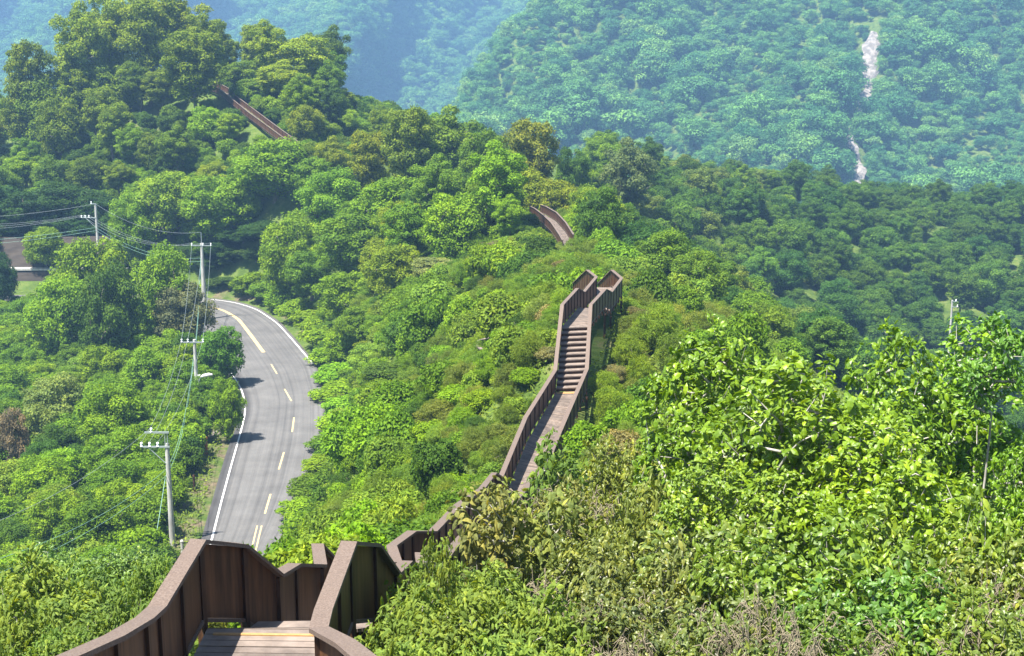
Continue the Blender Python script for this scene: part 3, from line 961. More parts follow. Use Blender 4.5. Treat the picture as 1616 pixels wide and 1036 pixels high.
def near_tree(key, seed, W, H, z0f, ntip, per, leaf, mat="gloss_leaf", bark="pale_bark", asp=.5, spread=.2, trunk_r=.08, r_tip=.006, droop=.55, inner=.35, flat=1.0, twig_only=False, ncl=16, tone_mu=.5):
    """close plants: tips gathered in clumps, whorls of real leaves at every twig end"""
    rg = np.random.default_rng(seed)
    C, Rd = clumps_in(rg, W, H, z0f * H, ncl, .13, .24, 0, inner)
    idx = rg.choice(len(C), size=ntip, p=Rd ** 2 / (Rd ** 2).sum())
    d = unit(rg.normal(size=(ntip, 3))); d[:, 2] = np.where(d[:, 2] < -.3, -d[:, 2], d[:, 2])
    tips = C[idx] + d * (Rd[idx] * rg.uniform(.5, 1.08, ntip))[:, None] * np.array([1, 1, flat])
    sk = skeleton(tips, (rg.normal() * W * .03, rg.normal() * W * .03, H * (.12 + z0f * .3)), rg, r_tip, trunk_r, n=4, power=2.1)
    n = ntip * per
    ti = np.repeat(np.arange(ntip), per)
    out = unit(d[ti] * .6 + rg.normal(size=(n, 3)) * .9 + np.array([0, 0, .25]))
    pos = tips[ti] + out * (leaf * rg.uniform(.35, 1.5, n))[:, None] * (spread / .2)
    nrm = unit(np.array([0, 0, 1.0]) * .8 + d[ti] * .35 + rg.normal(size=(n, 3)) * .55)
    dr = unit(out + np.array([0, 0, -droop]) + rg.normal(size=(n, 3)) * .25)
    tt = rg.normal(size=ntip) * .13 + tone_mu
    tone = np.clip(tt[ti] + rg.normal(size=n) * .16, 0, 1)
    size = leaf * rg.uniform(.55, 1.3, n)
    lv = leaves(pos, nrm, size, asp, rg, tone, .05, dr, True)
    cr = build("crown", [lv], M[mat], link=False)
    tk = build("trunk", sk, M[bark], link=False)
    PROTO[key] = dict(crown=cr.data, trunk=tk.data, W=W, H=H)


def dry_shrub(key, seed, W, H, n):
    """tangle of bare arching twigs with tassels"""
    rg = np.random.default_rng(seed)
    ch = []
    allV, allF = [], []
    for k in range(n):
        a = rg.uniform(0, 2 * np.pi); r0 = rg.uniform(0, .25) * W
        c = np.array([math.cos(a) * r0, math.sin(a) * r0, -.2])
        out = unit(np.array([math.cos(a + rg.normal() * .6), math.sin(a + rg.normal() * .6), 0]))
        L = rg.uniform(.5, 1.0) * H; reach = rg.uniform(.15, .5) * W
        t = np.linspace(0, 1, 6)[:, None]
        pts = c + out * reach * t ** 1.6 + np.array([0, 0, 1]) * L * (1.25 * t - .42 * t ** 3) + np.cumsum(rg.normal(size=(6, 3)) * .02, 0)
        ch += tube(pts, np.linspace(.009, .004, 6), 3, cap=False)
        tip, td = pts[-1], unit(pts[-1] - pts[-2])
        for j in range(30):
            b = pts[-1] - (pts[-1] - pts[-3]) * rg.uniform(0, 1.0)
            dd = unit(td * .5 + rg.normal(size=3) * .55 + out * .3 + np.array([0, 0, -.1]))
            ll = rg.uniform(.05, .20)
            q = np.array([b, b + dd * ll * .5 + [0, 0, .01], b + dd * ll + np.array([0, 0, -.05 * ll / .2])])
            ch += tube(q, [.006, .005, .003], 3, cap=False)
    o = build("dry_shrub", ch, M["dry_twig"], link=False)
    PROTO[key] = dict(mesh=o.data, W=W, H=H)


near_tree("big0", 301, 3.8, 5.6, .08, 950, 12, .155, ncl=26, inner=.25, asp=.56, trunk_r=.07, droop=.25)
near_tree("big1", 302, 4.0, 4.6, .08, 950, 12, .15, ncl=26, inner=.25, asp=.54, trunk_r=.07, droop=.25)
near_tree("big2", 312, 3.2, 7.2, .12, 760, 11, .15, ncl=24, inner=.2, asp=.54, trunk_r=.07, droop=.25)
near_tree("small0", 303, 2.6, 2.3, .02, 560, 12, .125, mat="gloss_leaf", asp=.5, ncl=15, inner=.2, trunk_r=.03, r_tip=.003)
near_tree("small1", 304, 2.8, 2.0, .02, 560, 12, .13, mat="gloss_leaf", asp=.45, ncl=15, inner=.2, trunk_r=.03, r_tip=.003)
near_tree("fern0", 305, 2.6, 1.9, .02, 620, 13, .135, mat="fine_leaf", asp=.42, ncl=20, inner=.1, trunk_r=.03, r_tip=.003, droop=.3)
near_tree("fern1", 306, 2.4, 2.1, .02, 620, 13, .125, mat="fine_leaf", asp=.42, ncl=18, inner=.1, trunk_r=.03, r_tip=.003, droop=.3)
near_tree("sapling0", 307, 1.7, 2.3, .25, 120, 9, .15, mat="leaf", asp=.55, ncl=14, inner=.2, trunk_r=.028, r_tip=.004, droop=.8)
near_tree("sprig0", 308, 1.6, 7.0, .62, 80, 10, .16, mat="gloss_leaf", asp=.5, ncl=9, inner=.2, trunk_r=.03, r_tip=.005, droop=.6)
dry_shrub("dry0", 401, 1.6, 1.6, 60)
dry_shrub("dry1", 402, 1.8, 1.6, 64)

# ------------------------------------------------------------------ planting
PROTECT = []     # (px,row,Y) sights that stay open
for q, Y in [((330, 478), 200), ((345, 480), 200), ((365, 480), 195), ((390, 490), 190), ((395, 520), 180), ((385, 500), 185), ((410, 500), 190), ((430, 520), 180), ((450, 540), 175), ((470, 560), 170),
             ((400, 550), 170), ((430, 560), 165), ((395, 580), 160), ((430, 590), 158), ((470, 600), 156), ((480, 590), 158), ((490, 640), 145), ((420, 620), 150), ((390, 610), 150), ((450, 640), 146),
             ((405, 660), 140), ((450, 680), 137), ((490, 690), 135), ((390, 690), 135), ((375, 700), 132), ((420, 720), 128), ((480, 740), 125), ((360, 750), 122),
             ((350, 800), 113), ((400, 780), 116), ((450, 790), 114), ((330, 840), 106), ((380, 840), 106), ((440, 840), 106), ((400, 870), 102), ((375, 640), 145), ((368, 660), 140), ((330, 700), 130), ((335, 720), 128), ((310, 760), 118),
             ((322, 480), 193), ((326, 500), 192), ((318, 440), 190), ((313, 400), 190), ((309, 376), 190), ((296, 388), 190), ((325, 386), 190),
             ((284, 541), 146), ((300, 541), 146), ((316, 541), 146), ((303, 560), 146), ((306, 590), 146), ((318, 610), 145), ((335, 590), 145), ((326, 595), 145),
             ((215, 705), 102), ((240, 705), 102), ((258, 690), 102), ((222, 676), 102), ((262, 740), 102), ((265, 780), 102), ((268, 820), 102), ((272, 850), 102), ((240, 680), 102), ((275, 866), 102), ((262, 840), 102), ((286, 845), 102), ((274, 835), 102), ((266, 800), 102), ((325, 705), 127), ((325, 695), 127),
             ((145, 325), 212), ((125, 343), 212), ((150, 345), 212), ((153, 360), 212), ((137, 344), 212), ((170, 392), 204),
             ((10, 468), 205), ((30, 468), 205), ((15, 425), 215), ((40, 425), 215), ((55, 426), 215), ((15, 400), 215), ((50, 400), 215), ((90, 385), 215), ((20, 445), 215), ((40, 450), 215),
             ((757, 543), gy0 - 2), ((765, 548), gy0 - 2), ((754, 538), gy0 - 2), ((762, 540), gy0 - 2), ((760, 552), gy0 - 2.2)]:
    PROTECT.append((*q, Y + (1.6 if Y > 95 else 0)))
for Lp, Rp, i0, i1 in [(near_L, near_R, 11, 20), (mid_L, mid_R, 0, 7), (ridge_L, ridge_R, 1, 4), (hill_L, hill_R, 0, 2)]:
    for i in range(i0, i1):
        for k in range(5):
            t = k / 5
            for w, dz in ((0, 0), (1, 0), (.5, -1.0), (0, -.9)):
                if (Lp is not mid_L and dz < -.95) or (Lp is near_L and dz < 0): continue
                q = (Lp[i] * (1 - t) + Lp[i + 1] * t) * (1 - w) + (Rp[i] * (1 - t) + Rp[i + 1] * t) * w + np.array([0, 0, dz])
                u_, v_, f_ = proj(*q)
                PROTECT.append((u_, v_, q[1] - .8))
PROTECT = np.array(PROTECT)


def blocked(x, y, z, W, H, pad=0.0, crown_lo=0.0):
    """would this plant hide a sight that the photograph shows open?"""
    u, vt, f = proj(x, y, z + H)
    _, vb, _ = proj(x, y, z + H * crown_lo)
    hw = F_PX * W / 2 / f * .92 + pad
    uc, vc, hh = u, (vt + vb) / 2, (vb - vt) / 2 + pad
    m = PROTECT[:, 2] > y + .3
    e = ((PROTECT[:, 0] - uc) / hw) ** 2 + ((PROTECT[:, 1] - vc) / hh) ** 2
    return bool((m & (e < 1.0)).any())


COUNT = {}
PLAN, REST = [], []


def plant(key, x, y, W, H, name, label, cat, group, color, z=None, rz=None, lean=0.0, keep=True):
    z = h1(x, y) if z is None else z
    PLAN.append((key, x, y, W, H, name, label, cat, group, color, z, rnd.uniform(0, 6.28) if rz is None else rz, lean, keep))


def realize():
    """leave out the scattered plants that stand wholly behind nearer ones, then plant the rest"""
    gx_, gy_ = np.meshgrid(np.arange(-10, 414) * 4.0, np.arange(-5, 264) * 4.0)
    cov = np.zeros(gx_.shape, bool)
    keepers = []
    for a in sorted(PLAN, key=lambda q: q[2]):
        key, x, y, W, H = a[:5]; z = a[10]
        u, vt, f = proj(x, y, z + H); _, vb, _ = proj(x, y, z)
        hw, hh = F_PX * W / 2 / f, (vb - vt) / 2
        e = ((gx_ - u) / hw) ** 2 + ((gy_ - (vt + vb) / 2) / hh) ** 2
        m = e < 1
        vis = (m & ~cov).sum()
        if m.any() and not a[13] and vis <= max(1, .03 * m.sum()):
            continue
        cov |= e < .55
        keepers.append((int(vis) if not a[13] else 10 ** 6, a))
    by = {}
    for q in sorted(keepers, key=lambda q: -q[0]):
        by.setdefault(q[1][5], []).append(q[1])
    for nm, L in by.items():
        for a in L[:295]:
            plant_now(*a[:13])
        REST.extend(L[295:])


def plant_now(key, x, y, W, H, name, label, cat, group, color, z, rz, lean):
    pr = PROTO[key]
    sx, sz = W / pr["W"], H / pr["H"]
    COUNT[name] = COUNT.get(name, 0) + 1
    if "mesh" in pr:
        o = bpy.data.objects.new(name, pr["mesh"]); COL.objects.link(o); root = o
        o.color = (*color, 1)
    else:
        root = empty(name)
        for nm in ("trunk", "crown"):
            o = bpy.data.objects.new(nm, pr[nm]); COL.objects.link(o); o.parent = root
            o.color = (*color, 1)
    root.location = (x, y, z - .05)
    root.rotation_euler = (rnd.uniform(-lean, lean), rnd.uniform(-lean, lean), rz)
    root.scale = (sx, sx * rnd.uniform(.92, 1.08), sz)
    tag(root, label, cat, group)
    return root


BUSH = ["bush0", "bush1", "bush2", "bush3"]


def jitter(c, a=.17, hue=.09):
    k = 1 + rnd.uniform(-a, a); h = rnd.uniform(-hue, hue)
    return (c[0] * k * (1 + h), c[1] * k, c[2] * k * (1 - h))


BRIGHT, MIDG, DARK, YEL, OLIVE, DRYC = (.155, .265, .008), (.112, .205, .009), (.066, .135, .010), (.20, .305, .012), (.155, .245, .020), (.20, .17, .09)

TREES = []     # plan positions with radii, to keep the spacing


def by_top(px, row_top, Y, wpx, hmin=2.0):
    """plan spot and size of a plant whose top is sighted at (px,row_top)"""
    t = P(px, row_top, Y)
    z = h1(t[0], Y)
    f = proj(*t)[2]
    return t[0], Y, z, wpx * f / F_PX, max(hmin, t[2] - z)


def put(key, px, row, Y, wpx, name, label, cat, color, group=None, hmin=2.0, hmax=99, lean=.05):
    x, y, z, W, H = by_top(px, row, Y, wpx, hmin)
    if H > hmax:
        z += H - hmax; H = hmax
    TREES.append((x, y, W / 2))
    return plant(key, x, y, W, H, name, label, cat, group, color, z=z, lean=lean)


# --- tall trees on the upper left hill
for k, (px, row, Y, w, lab) in enumerate([
        (40, 62, 262, 110, "leaning tall tree at the left edge of the hilltop"),
        (115, 4, 268, 110, "tall slender tree second from left on the hilltop with open crown"),
        (165, -20, 276, 120, "tall hilltop tree leaving the top of the frame left of centre crown"),
        (225, -18, 270, 130, "tall dense hilltop tree cut by the top frame edge"),
        (285, -8, 278, 110, "tall hilltop tree behind the boardwalk top"),
        (318, 14, 270, 80, "slim hilltop tree with a flat tuft at its top"),
        (300, 45, 250, 130, "big layered tree hanging over the top of the hill boardwalk"),
        (425, 32, 262, 80, "tree with small upright head right of the hill boardwalk"),
        (475, 50, 262, 120, "wide spreading tree right of the hill boardwalk"),
        (515, 105, 268, 75, "rightmost hilltop tree with ragged edge against the pale mountain"),
        (445, 95, 252, 100, "mid-height tree just above the hill boardwalk"),
        (535, 160, 265, 70, "low pale tree at the right foot of the hilltop group"),
        (600, 170, 245, 50, "lone small feathery tree on the skyline saddle")]):
    put(f"tall{k % 3}", px, row, Y, w, "tall_tree", lab, "tree", jitter((.20, .265, .010) if k % 3 else (.13, .195, .010)), "tall trees on the upper left hilltop", hmin=5)
for px, row, Y, w in [(70, 120, 262, 90), (120, 105, 266, 90), (175, 100, 268, 90), (215, 95, 266, 80), (255, 110, 262, 80), (150, 135, 258, 80), (95, 150, 256, 80), (30, 140, 262, 90), (380, 95, 264, 80), (400, 130, 256, 60),
                      (330, 85, 270, 70), (480, 140, 252, 80), (510, 190, 240, 60)]:
    put(rnd.choice(["round0", "round1", "round2", "tall0"]), px, row, Y, w, "round_tree", "dark leafy tree filling the hilltop wood below the tallest crowns", "tree", jitter((.12, .185, .010)), "lower trees of the hilltop wood", hmin=4)
# --- named trees of the middle
for k, (key, px, row, Y, w, lab, col) in enumerate([
        ("round0", 430, 215, 222, 125, "broad bright green tree below the hill boardwalk", BRIGHT),
        ("round1", 345, 275, 222, 120, "rounded light green tree above the road bend", BRIGHT),
        ("round2", 262, 268, 226, 110, "rounded yellow-green tree left of the road bend", YEL),
        ("round0", 205, 300, 222, 80, "small light green tree between the two upper poles", BRIGHT),
        ("round1", 520, 265, 205, 110, "bright feathery green tree in front of the dark middle grove", (.15, .275, .012)),
        ("tall0", 650, 165, 205, 120, "tall tree with pale limbs at the left end of the middle ridge", (.13, .20, .014)),
        ("tall1", 705, 170, 210, 130, "broad-topped tree on the middle ridge skyline", (.13, .205, .014)),
        ("tall2", 770, 195, 195, 100, "tree with a dark heart on the middle ridge", MIDG),
        ("tall0", 835, 185, 190, 120, "olive-topped tree with forked trunk right of the middle ridge", (.16, .19, .018)),
        ("tall1", 690, 245, 178, 100, "dense lower tree in front of the middle ridge", (.12, .215, .012)),
        ("round2", 620, 275, 188, 130, "leafy green tree shading the gully below the ridge", BRIGHT),
        ("round1", 555, 330, 185, 120, "dark-bottomed tree beside the road slope", MIDG),
        ("tall2", 905, 225, 215, 80, "dark green tree right of the olive-topped one", DARK),
        ("tall1", 990, 220, 225, 120, "grey-green umbrella tree with visible trunk on the right ridge", (.12, .165, .045)),
        ("round0", 945, 290, 145, 85, "dense dark green tree right of the curved boardwalk piece", (.075, .15, .012)),
        ("round1", 460, 335, 200, 110, "bright leafy tree overhanging the outer road edge", BRIGHT),
        ("round2", 690, 405, 150, 90, "shrubby tree with pale flower heads on the slope", (.20, .23, .06)),
        ("round0", 770, 380, 142, 60, "brownish dry-topped small tree on the slope", (.13, .115, .055)),
        ("round1", 250, 385, 178, 110, "bright green tree in front of the upper road", BRIGHT),
        ("round2", 145, 368, 190, 130, "large bright green tree at the foot of the upper left pole", (.155, .26, .01)),
        ("round0", 90, 430, 182, 120, "bright green tree hiding the left end of the upper road", BRIGHT),
        ("round0", 285, 440, 176, 95, "brown-tinged tree in front of the pole at the bend", (.13, .14, .05)),
        ("round1", 160, 415, 172, 100, "deep green round tree in the middle of the left wood", DARK),
        ("round2", 345, 512, 155, 80, "dark green bush tree covering the inner road edge", (.085, .19, .012)),
        ("round0", 80, 590, 142, 110, "pale green tree in the left wood", (.18, .25, .05)),
        ("round1", 170, 600, 130, 120, "mid green rounded tree in the left wood", BRIGHT),
        ("round2", 20, 640, 128, 60, "straw-coloured half dead tree at the left frame edge", (.22, .18, .10))]):
    put(key, px, row, Y, w, "tall_tree" if key[0] == "t" else "round_tree", lab, "tree", jitter(col, .06, .05), "trees of the middle distance", hmin=3)

for px, row, Y, w in [(350, 395, 220, 85), (385, 385, 219, 85), (420, 380, 216, 90), (330, 420, 219, 60), (445, 420, 209, 80), (300, 400, 221, 60), (370, 425, 217.5, 55), (405, 432, 214.5, 50)]:
    put(rnd.choice(["round0", "round1", "round2"]), px, row, Y, w, "round_tree", "dark tree overhanging the bank behind the road bend", "tree", jitter((.034, .075, .010)), "dark trees on the bank of the road bend", hmin=2.5)
for px, row, Y, w in [(-10, 285, 231, 110), (50, 300, 230, 110), (100, 285, 233, 110), (150, 300, 231, 90), (190, 330, 229, 80), (20, 335, 228.5, 70), (80, 338, 228.5, 70), (130, 340, 228.5, 70), (0, 395, 205, 50)]:
    put(rnd.choice(["round0", "round1", "round2"]), px, row, Y, w, "round_tree", "dark round tree on top of the brown retaining wall", "tree", jitter((.04, .095, .014)), "dark trees above the retaining wall", hmin=3)
for px, row, Y, w in [(398, 440, 211, 50), (428, 452, 207, 55), (456, 462, 200, 58), (480, 480, 192, 62), (503, 500, 184, 66), (520, 525, 175, 66), (532, 555, 166, 66), (540, 590, 157, 72), (545, 625, 149, 76),
                      (552, 655, 142, 76), (548, 690, 135, 76), (538, 725, 128, 76), (520, 760, 121, 74), (500, 795, 115, 66), (480, 830, 109, 60)]:
    put(rnd.choice(BUSH), px - 4, row - 8, Y, w * 1.25, "green_shrub", "bright green bush growing along the outer edge of the road", "shrub", jitter(rnd.choice([BRIGHT, (.14, .26, .008), MIDG])), "bushes along the outer road edge", hmin=2.0, hmax=5.5)
for px, row, Y, w in [(338, 440, 216, 42), (352, 444, 215.5, 42), (368, 446, 214.5, 45), (386, 448, 213, 45), (404, 452, 211, 45), (420, 456, 208, 42), (440, 470, 202, 42), (360, 432, 218, 45), (395, 436, 216, 45), (455, 478, 199, 40)]:
    put(rnd.choice(BUSH), px, row, Y, w, "undergrowth_shrub", "dark bush at the foot of the bank behind the road bend", "shrub", jitter((.06, .11, .014)), "bushes on the bank of the road bend", hmin=1.2, hmax=3.2)
for key, px, row, Y, w, col in [("round1", 490, 395, 190, 95, MIDG), ("round2", 545, 425, 175, 100, BRIGHT), ("round0", 570, 478, 160, 90, MIDG), ("round2", 545, 515, 163, 80, BRIGHT), ("round1", 590, 540, 140, 90, OLIVE), ("round0", 620, 610, 112, 110, (.10, .16, .015))]:
    put(key, px, row, Y, w, "round_tree", "bushy low tree on the slope just outside the road bend", "tree", jitter(col), "low trees outside the road bend", hmin=2.5, hmax=7)
put("round1", 354, 594, 132, 60, "verge_tree", "slim tree on the road verge casting a shadow across the near lane", "tree", BRIGHT, hmin=3, hmax=8)
# --- close plants, right
for key, px, row, Y, w, nm, lab, col in [
        ("big0", 1140, 490, 22, 310, "leafy_tree", "big-leaved tree right of the stair with bright glossy crown", (.135, .235, .010)),
        ("big1", 1450, 548, 23, 330, "leafy_tree", "leafy crown stepping up towards the right edge tree", (.13, .235, .010)),
        ("big0", 1250, 570, 24, 200, "leafy_tree", "low leafy crown between the two highest right trees", (.155, .25, .012)),
        ("big1", 1290, 588, 19, 420, "leafy_tree", "broad glossy-leaved tree in the middle of the right foreground", (.14, .235, .010)),
        ("big0", 1060, 610, 26, 120, "leafy_tree", "smaller leafy tree nearest the right stair railing", (.15, .235, .015)),
        ("big2", 1560, 520, 24, 260, "leafy_tree", "tall leafy tree at the right frame edge with a top shoot", (.13, .255, .010)),
        ("big0", 1400, 640, 17, 330, "leafy_tree", "dense glossy tree below the right frame edge tree", (.16, .26, .010)),
        ("big1", 1640, 640, 19, 240, "leafy_tree", "leafy tree half outside the right frame edge", (.125, .24, .010)),
        ("big0", 1170, 700, 17, 260, "leafy_tree", "leafy tree in front of the others with pale leaf backs", (.16, .25, .02)),
        ("sprig0", 1230, 575, 23, 90, "sapling", "thin-stemmed sapling rising between two leafy crowns", (.12, .17, .03)),
        ("sprig0", 1560, 458, 21.5, 110, "sapling", "topmost leafy shoot at the right edge against the dark valley", (.09, .2, .02)),
        ("sprig0", 1175, 590, 20, 90, "sapling", "pale-stemmed sapling in the big tree crown", (.11, .17, .03))]:
    put(key, px, row, Y, w, nm, lab, "tree", col, "leafy trees of the right foreground", hmin=2.2, hmax=7.5)
k = 0
for px, row, Y, w, key, col in [
        (1330, 820, 13.5, 330, "small0", (.07, .15, .018)), (1480, 800, 14, 330, "small1", (.09, .17, .02)), (1600, 830, 13.5, 260, "small0", (.10, .15, .03)),
        (1240, 850, 14, 300, "small1", (.075, .15, .02)), (1400, 900, 12.2, 300, "small0", (.06, .135, .018)), (1540, 920, 12, 300, "small1", (.09, .155, .025)),
        (1120, 820, 15.5, 280, "small0", (.09, .145, .03)), (1000, 760, 19, 220, "small1", (.10, .15, .035)), (1030, 860, 14.5, 260, "small1", (.10, .14, .04)),
        (930, 830, 17, 200, "small0", (.105, .15, .035)), (1150, 930, 12.4, 260, "small0", (.085, .13, .03)), (1290, 960, 11.6, 260, "small1", (.06, .12, .018)),
        (1010, 940, 12.6, 240, "small0", (.09, .13, .04)), (1450, 1000, 11.2, 280, "small0", (.08, .15, .02)), (1600, 1000, 11, 260, "small1", (.09, .14, .03)),
        (900, 960, 13, 220, "small1", (.10, .135, .04)), (960, 690, 27, 150, "small0", (.10, .16, .03)), (900, 770, 24, 170, "small1", (.12, .16, .045)),
        (1060, 700, 24, 200, "small0", (.10, .16, .03)), (1150, 1000, 11.3, 240, "small1", (.075, .12, .03)), (850, 830, 21, 150, "small0", (.11, .15, .04))]:
    put(key, px, row, Y, w, "leafy_shrub", "small-leaved green shrub in the tangled right foreground", "shrub", jitter((col[0] * 1.55, col[1] * 1.3, col[2]), .14, .1), "small-leaved shrubs of the right foreground", hmin=1.0, hmax=3.8)
for px, row, Y, w, key in [(700, 875, 15.5, 200, "fern0"), (790, 890, 14.6, 230, "fern1"), (640, 930, 13.2, 220, "fern0"), (720, 935, 12.6, 260, "fern1"),
                           (840, 940, 12.6, 240, "fern0"), (640, 1000, 11.4, 240, "fern1"), (780, 1000, 11.2, 260, "fern0"), (900, 1010, 11.2, 220, "fern1"), (610, 1020, 11.2, 120, "fern0")]:
    put(key, px, row, Y, w, "feathery_shrub", "light yellow-green feathery shrub right of the near landing", "shrub", jitter((.155, .225, .035), .14, .08), "feathery shrubs beside the near landing", hmin=.9, hmax=2.5)
for px, row, Y, w, key in [(40, 890, 20, 220, "fern0"), (150, 880, 22, 200, "fern1"), (220, 900, 19, 140, "fern0"), (90, 940, 17, 240, "fern1"), (10, 960, 15.5, 220, "fern0"),
                           (180, 950, 16.5, 180, "fern0"), (60, 1000, 14, 220, "fern1"), (-40, 1000, 13.6, 220, "fern0"), (110, 975, 14.6, 160, "fern1"), (250, 870, 24, 110, "fern1"), (-30, 900, 20, 200, "fern1"), (200, 870, 27, 150, "small0"), (100, 870, 28, 170, "small1")]:
    put(key, px, row, Y, w, "feathery_shrub", "light green fine-leaved shrub left of the near railing", "shrub", jitter((.145, .225, .038), .16, .1), "fine-leaved shrubs left of the near railing", hmin=.9, hmax=3.4)
for px, row, Y, w, key in [(1250, 870, 11.6, 170, "dry0"), (1310, 920, 11, 170, "dry1"), (1220, 950, 10.8, 180, "dry0"), (1270, 985, 10.4, 170, "dry1"), (1540, 815, 13, 180, "dry1"),
                           (1590, 830, 12.6, 150, "dry0"), (1520, 910, 11.2, 190, "dry0"), (1580, 950, 10.8, 190, "dry1"), (1000, 880, 12.8, 180, "dry0"), (940, 900, 13, 170, "dry1"),
                           (1080, 920, 11.8, 170, "dry1"), (880, 870, 15, 150, "dry0"), (1330, 1010, 10.2, 180, "dry0"), (970, 990, 11.2, 170, "dry0"), (1090, 1000, 10.8, 170, "dry1"), (1460, 1000, 10.4, 150, "dry1"),
                           (900, 740, 25, 130, "dry0"), (950, 770, 21, 140, "dry1")]:
    put(key, px, row - 44, Y, w * 1.15, "dry_shrub", "tan tangle of dry arching twigs in the right foreground", "shrub", DRYC, "dry twig tangles of the right foreground", hmin=.8, hmax=3.3)
put("sapling0", 778, 765, 17.5, 150, "sapling", "sapling with dull yellowish leaves in front of the zigzag railing", "tree", (.17, .18, .05), "saplings before the boardwalk", hmin=1.5, hmax=3.2)
put("sapling0", 850, 760, 18.5, 150, "sapling", "olive-leaved sapling right of the yellowish one", "tree", (.18, .22, .05), "saplings before the boardwalk", hmin=1.5, hmax=3.2)
put("sapling0", 870, 690, 26, 110, "sapling", "bright leafy sapling crossing the lower end of the ramp", "tree", (.11, .18, .03), "saplings before the boardwalk", hmin=1.5, hmax=4)
put("sapling0", 685, 838, 14.5, 60, "sapling", "small leafy sprig in front of the near zigzag railing", "tree", (.15, .2, .03), "saplings before the boardwalk", hmin=1.2, hmax=2.4)

# --- wild planting of the rest, nearest first
TR = [tuple(t) for t in TREES]


def free(x, y, r, k=.55):
    return all((x - a) ** 2 + (y - b) ** 2 > (r + min(q * k, 3.2 if k > .5 else 1.2)) ** 2 for a, b, q in TR)


def scatter(region, spacing, chooser, y0, y1, margin=90, limit=600, crowd=.55):
    n = 0
    y = y0
    cells = []
    while y < y1:
        hx = (808 + margin) / F_PX * (y * 1.05 + 3)
        x = -hx
        while x < hx:
            cells.append((x + rnd.uniform(-.45, .45) * spacing, y + rnd.uniform(-.45, .45) * spacing))
            x += spacing
        y += spacing
    pts = np.array(cells)
    Z = height(pts[:, 0], pts[:, 1]); RD = road_dist(pts[:, 0], pts[:, 1]); WD, _ = walk_dist(pts[:, 0], pts[:, 1])
    for (x, y), z, rd, wd in zip(pts, Z, RD, WD):
        if n >= limit: break
        u, v, f = proj(x, y, z)
        if not region(x, y, z, u, v): continue
        ch = chooser(x, y, z, u, v)
        if ch is None: continue
        keys, W, H, nm, lab, cat, grp, col = ch
        if rd < W * (.5 if left_of_road(x, y) else .22) + .4 or wd < W * .42 + .75: continue
        if not free(x, y, W * (.36 if crowd > .5 else .22 if crowd < .25 else .3), crowd): continue
        ok = False
        for s in (1, .75, .5):
            if not blocked(x, y, z, W * s, H * s):
                ok = True; break
        if not ok: continue
        if s < 1 and H * s < .8: continue
        plant(rnd.choice(keys), x, y, W * s, H * s, nm, lab, cat, grp, jitter(col), z=z, lean=.06, keep=False)
        TR.append((x, y, W * s / 2)); n += 1
    return n


FEA = ["feather0", "feather1", "feather2", "feather3"]
RND = ["round0", "round1", "round2"]; TAL = ["tall0", "tall1", "tall2"]
def left_of_road(x, y):
    j = np.argmin(np.abs(RC[:, 1] - y) + (RC[:, 0] < -60) * 50)
    return x < RC[j, 0]


# left wood between the roads
def ch_left(x, y, z, u, v):
    W = rnd.uniform(4.2, 6.8); H = W * rnd.uniform(.8, 1.15)
    if y < 75: W, H = W * .65, H * .6
    if v > 640 and u > 200: W, H = W * .6, H * .55
    c = rnd.choice([BRIGHT, BRIGHT, MIDG, DARK, (.13, .24, .01), OLIVE])
    return RND, W, H, "bushy_tree", "round green tree packed into the wood left of the road", "tree", "trees of the wood left of the road", c
n1 = scatter(lambda x, y, z, u, v: x < -8 and y < 206 and left_of_road(x, y) and not (v > 560 and road_dist(x, y)[0] < (4.5 if v > 640 else 1.5)), 3.9, ch_left, 44, 206)


# upper left hill
def ch_hill(x, y, z, u, v):
    if 175 < u < 325 and 165 < v < 250 and rnd.random() < .97: return None
    if u > 525:
        W = rnd.uniform(4.5, 7); H = W * .85
        return None if proj(x, y, z + H)[1] < 175 else (RND, W, H, "round_tree", "round tree on the slope above the road bend", "tree", "trees of the upper left hill", rnd.choice([MIDG, BRIGHT, (.09, .15, .010)]))
    if y > 246:
        W = rnd.uniform(6.5, 10); return TAL, W, W * rnd.uniform(1.2, 1.6), "tall_tree", "tall dark tree standing in the hilltop wood at upper left", "tree", "trees of the upper left hill", rnd.choice([MIDG, (.09, .15, .010), (.15, .22, .010)])
    W = rnd.uniform(6, 10); return rnd.choice([RND, RND, TAL]), W, W * rnd.uniform(.85, 1.2), "round_tree", "round tree on the slope above the road bend", "tree", "trees of the upper left hill", rnd.choice([MIDG, BRIGHT, (.09, .15, .010), (.17, .24, .010)])
n2 = scatter(lambda x, y, z, u, v: x < -22 and y > 222 and road_dist(x, y)[0] > 5, 5.2, ch_hill, 222, 300)


# middle ridge and gully
def ch_mid(x, y, z, u, v):
    if y < 150:
        W = rnd.uniform(3, 4.6); return RND, W, W * rnd.uniform(.75, 1.0), "round_tree", "small round tree on the green slope below the middle ridge", "tree", "trees of the middle ridge", rnd.choice([BRIGHT, BRIGHT, MIDG, (.14, .25, .01)])
    W = rnd.uniform(6, 9.5); t = rnd.random() < .6
    return (TAL if t else RND), W, W * (rnd.uniform(1.1, 1.5) if t else rnd.uniform(.9, 1.2)), "tall_tree" if t else "round_tree", "leafy tree crowded into the grove of the middle ridge", "tree", "trees of the middle ridge", rnd.choice([MIDG, BRIGHT, DARK, (.18, .24, .010), (.15, .23, .012)])
n3 = scatter(lambda x, y, z, u, v: not left_of_road(x, y) and 128 < y < 250 and 400 < u < 960 and not (y < 150 and u > 700), 4.6, ch_mid, 128, 250)


